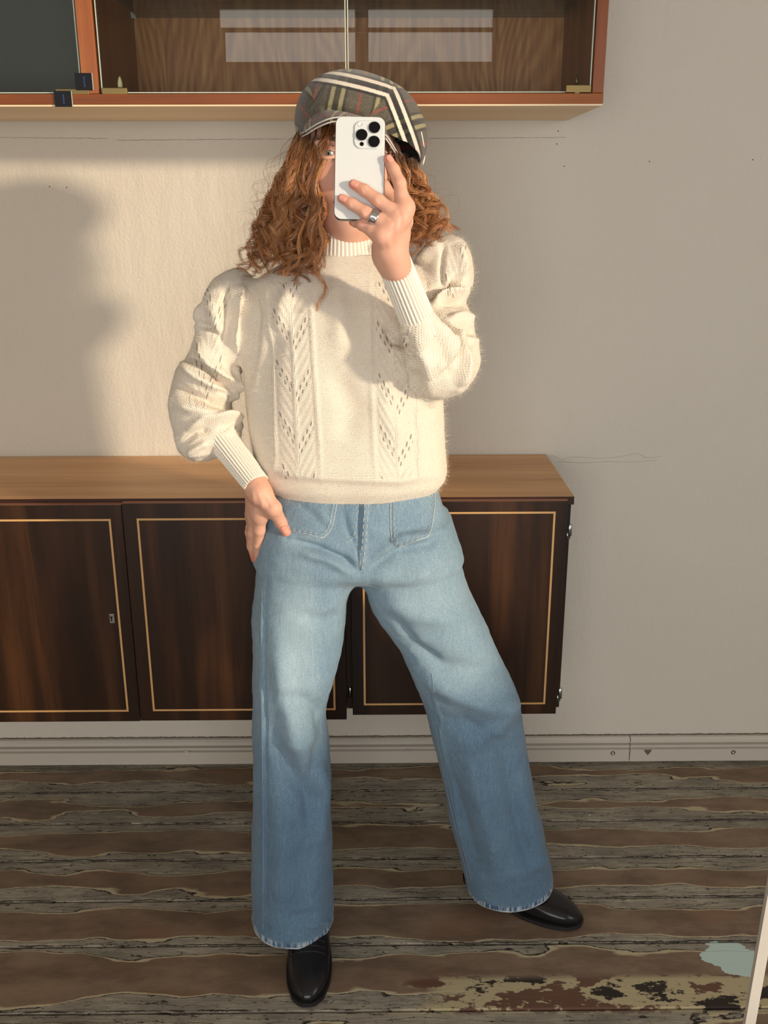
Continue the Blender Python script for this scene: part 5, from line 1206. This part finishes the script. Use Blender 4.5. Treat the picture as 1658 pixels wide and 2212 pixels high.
# ------------------------------------------------------------------ the phone
ex, ey, ez = M3[:, 0], -M3[:, 1], -M3[:, 2]                     # right, up, towards the viewer in the picture plane
ro = math.radians(-1.0); exr = ex * math.cos(ro) + ey * math.sin(ro); eyr = -ex * math.sin(ro) + ey * math.cos(ro)
pc = EYE + ray(776.5, 363) * DP
phone = tag(empty('phone', pc), 'white smartphone with three black camera lenses held upright in front of the face', 'phone')
def PHT(u, v, w): return pc + exr * u + eyr * v + ez * w
def rrect(w, h, r, n=10):
    out = []
    for cx, cy, a0 in ((w / 2 - r, h / 2 - r, 0), (-w / 2 + r, h / 2 - r, 90), (-w / 2 + r, -h / 2 + r, 180), (w / 2 - r, -h / 2 + r, 270)):
        for k in range(n + 1): a = math.radians(a0 + 90 * k / n); out.append((cx + r * math.cos(a), cy + r * math.sin(a)))
    return out
def slab(name, w, h, r, w0, w1, mat, parent, c=(0, 0), bev=.0008):
    layers = [(w0, -bev), (w0 + bev, 0), (w1 - bev, 0), (w1, -bev)]; V = []; n = None
    for z, d in layers:
        q = rrect(w + 2 * d, h + 2 * d, max(r + d, .0005)); n = len(q); V += [PHT(c[0] + a, c[1] + b_, z) for a, b_ in q]
    Fc = [(i * n + k, i * n + (k + 1) % n, (i + 1) * n + (k + 1) % n, (i + 1) * n + k) for i in range(3) for k in range(n)] + [tuple(range(n - 1, -1, -1)), tuple(3 * n + k for k in range(n))]
    o = mesh_obj(name, V, Fc, mat, parent); 
    return o
M['phone_white'] = plain('frosted_white_glass', srgb(214, 217, 216), .30); M['phone_frame'] = plain('brushed_steel_frame', srgb(120, 122, 124), .3, 1); M['lens'] = plain('lens_glass', (.003, .003, .004), .12, 0, spec=.25); M['screen'] = plain('dark_screen', (.01, .01, .012), .08)
M['phone_mark'] = plain('phone_mark', srgb(216, 219, 219), .12)
pw_, ph_ = .0708, .1462
slab('frame', pw_, ph_, .011, -.0082, -.0006, M['phone_frame'], phone)
slab('back_glass', pw_ - .0014, ph_ - .0014, .0104, -.0008, .0002, M['phone_white'], phone, bev=.0003)
slab('screen', pw_ - .002, ph_ - .002, .0104, -.0086, -.0080, M['screen'], phone, bev=.0002)
s_ = DP / F
def loc(px, py): q = np.array([(px - 776.5) * s_, -(py - 363) * s_]); return q[0] * math.cos(ro) + q[1] * math.sin(ro), -q[0] * math.sin(ro) + q[1] * math.cos(ro)
bc = loc(796.5, 292); bump_ = slab('camera_bump', .0415, .0400, .0105, .0000, .0024, M['phone_white'], phone, bc, .0009)
for px, py, r, hgt in ((808.5, 277.5, 11.8, .0046), (781, 293.5, 11.8, .0046), (807.5, 308, 11.8, .0046)):
    c = loc(px, py); p = PHT(c[0], c[1], .0022); R_ = r * s_
    ln_o = MB().lathe([(R_, 0), (R_, hgt - .0024), (R_ * .95, hgt - .0021), (R_ * .92, hgt - .0024)], 36, p, ez).build('lens', M['lens'], bump_, False)
    MB().lathe([(R_ * .60, 0), (R_ * .58, .0002), (R_ * .2, .0003)], 24, PHT(c[0], c[1], hgt - .0003), ez).build('lens_element', M['lens'], bump_)
    ring_v = [PHT(c[0] + R_ * 1.02 * math.cos(a), c[1] + R_ * 1.02 * math.sin(a), hgt - .0006) for a in np.linspace(0, 2 * math.pi, 37)]
    MB().tube(ring_v, .0004, 6, False).build('lens_rim', M['phone_frame'], bump_, True)
c = loc(778.5, 270); MB().lathe([(.0040, 0), (.0040, .0006), (.0034, .0007), (.0032, .0004)], 24, PHT(c[0], c[1], .0022), ez).build('flash', M['phone_mark'], bump_, True)
c = loc(781, 312.5); MB().lathe([(.0030, 0), (.0030, .0004), (.001, .0005)], 20, PHT(c[0], c[1], .0022), ez).build('depth_sensor', M['lens'], bump_)
for px in (750, 755.5, 802): 
    c = loc(px, 252); box = [PHT(c[0] + a, ph_ / 2 + b_, w) for w in (-.0075, -.0008) for a, b_ in ((-.0006, -.001), (.0006, -.001), (.0006, .0002), (-.0006, .0002))]
    mesh_obj('antenna_line', box, [(0, 1, 2, 3), (7, 6, 5, 4), (0, 4, 5, 1), (1, 5, 6, 2), (2, 6, 7, 3), (3, 7, 4, 0)], M['phone_mark'], phone)
# faint fruit-shaped mark on the back
ap = [(0, .30), (.14, .36), (.30, .36), (.42, .26), (.34, .14), (.33, -.02), (.44, -.14), (.36, -.34), (.22, -.48), (.08, -.46), (0, -.44), (-.08, -.46), (-.22, -.48), (-.38, -.30), (-.45, -.04), (-.42, .20), (-.28, .36), (-.12, .36)]
lc = loc(776, 366); sc_ = .0145
mesh_obj('back_mark', [PHT(lc[0] + a * sc_, lc[1] + b_ * sc_, .0003) for a, b_ in ap] + [PHT(lc[0] + a * sc_, lc[1] + b_ * sc_, .0003) for a, b_ in [(0, .42), (.03, .58), (.17, .70), (.16, .52)]], [tuple(range(18)), (18, 19, 20, 21)][:2], M['phone_mark'], phone)
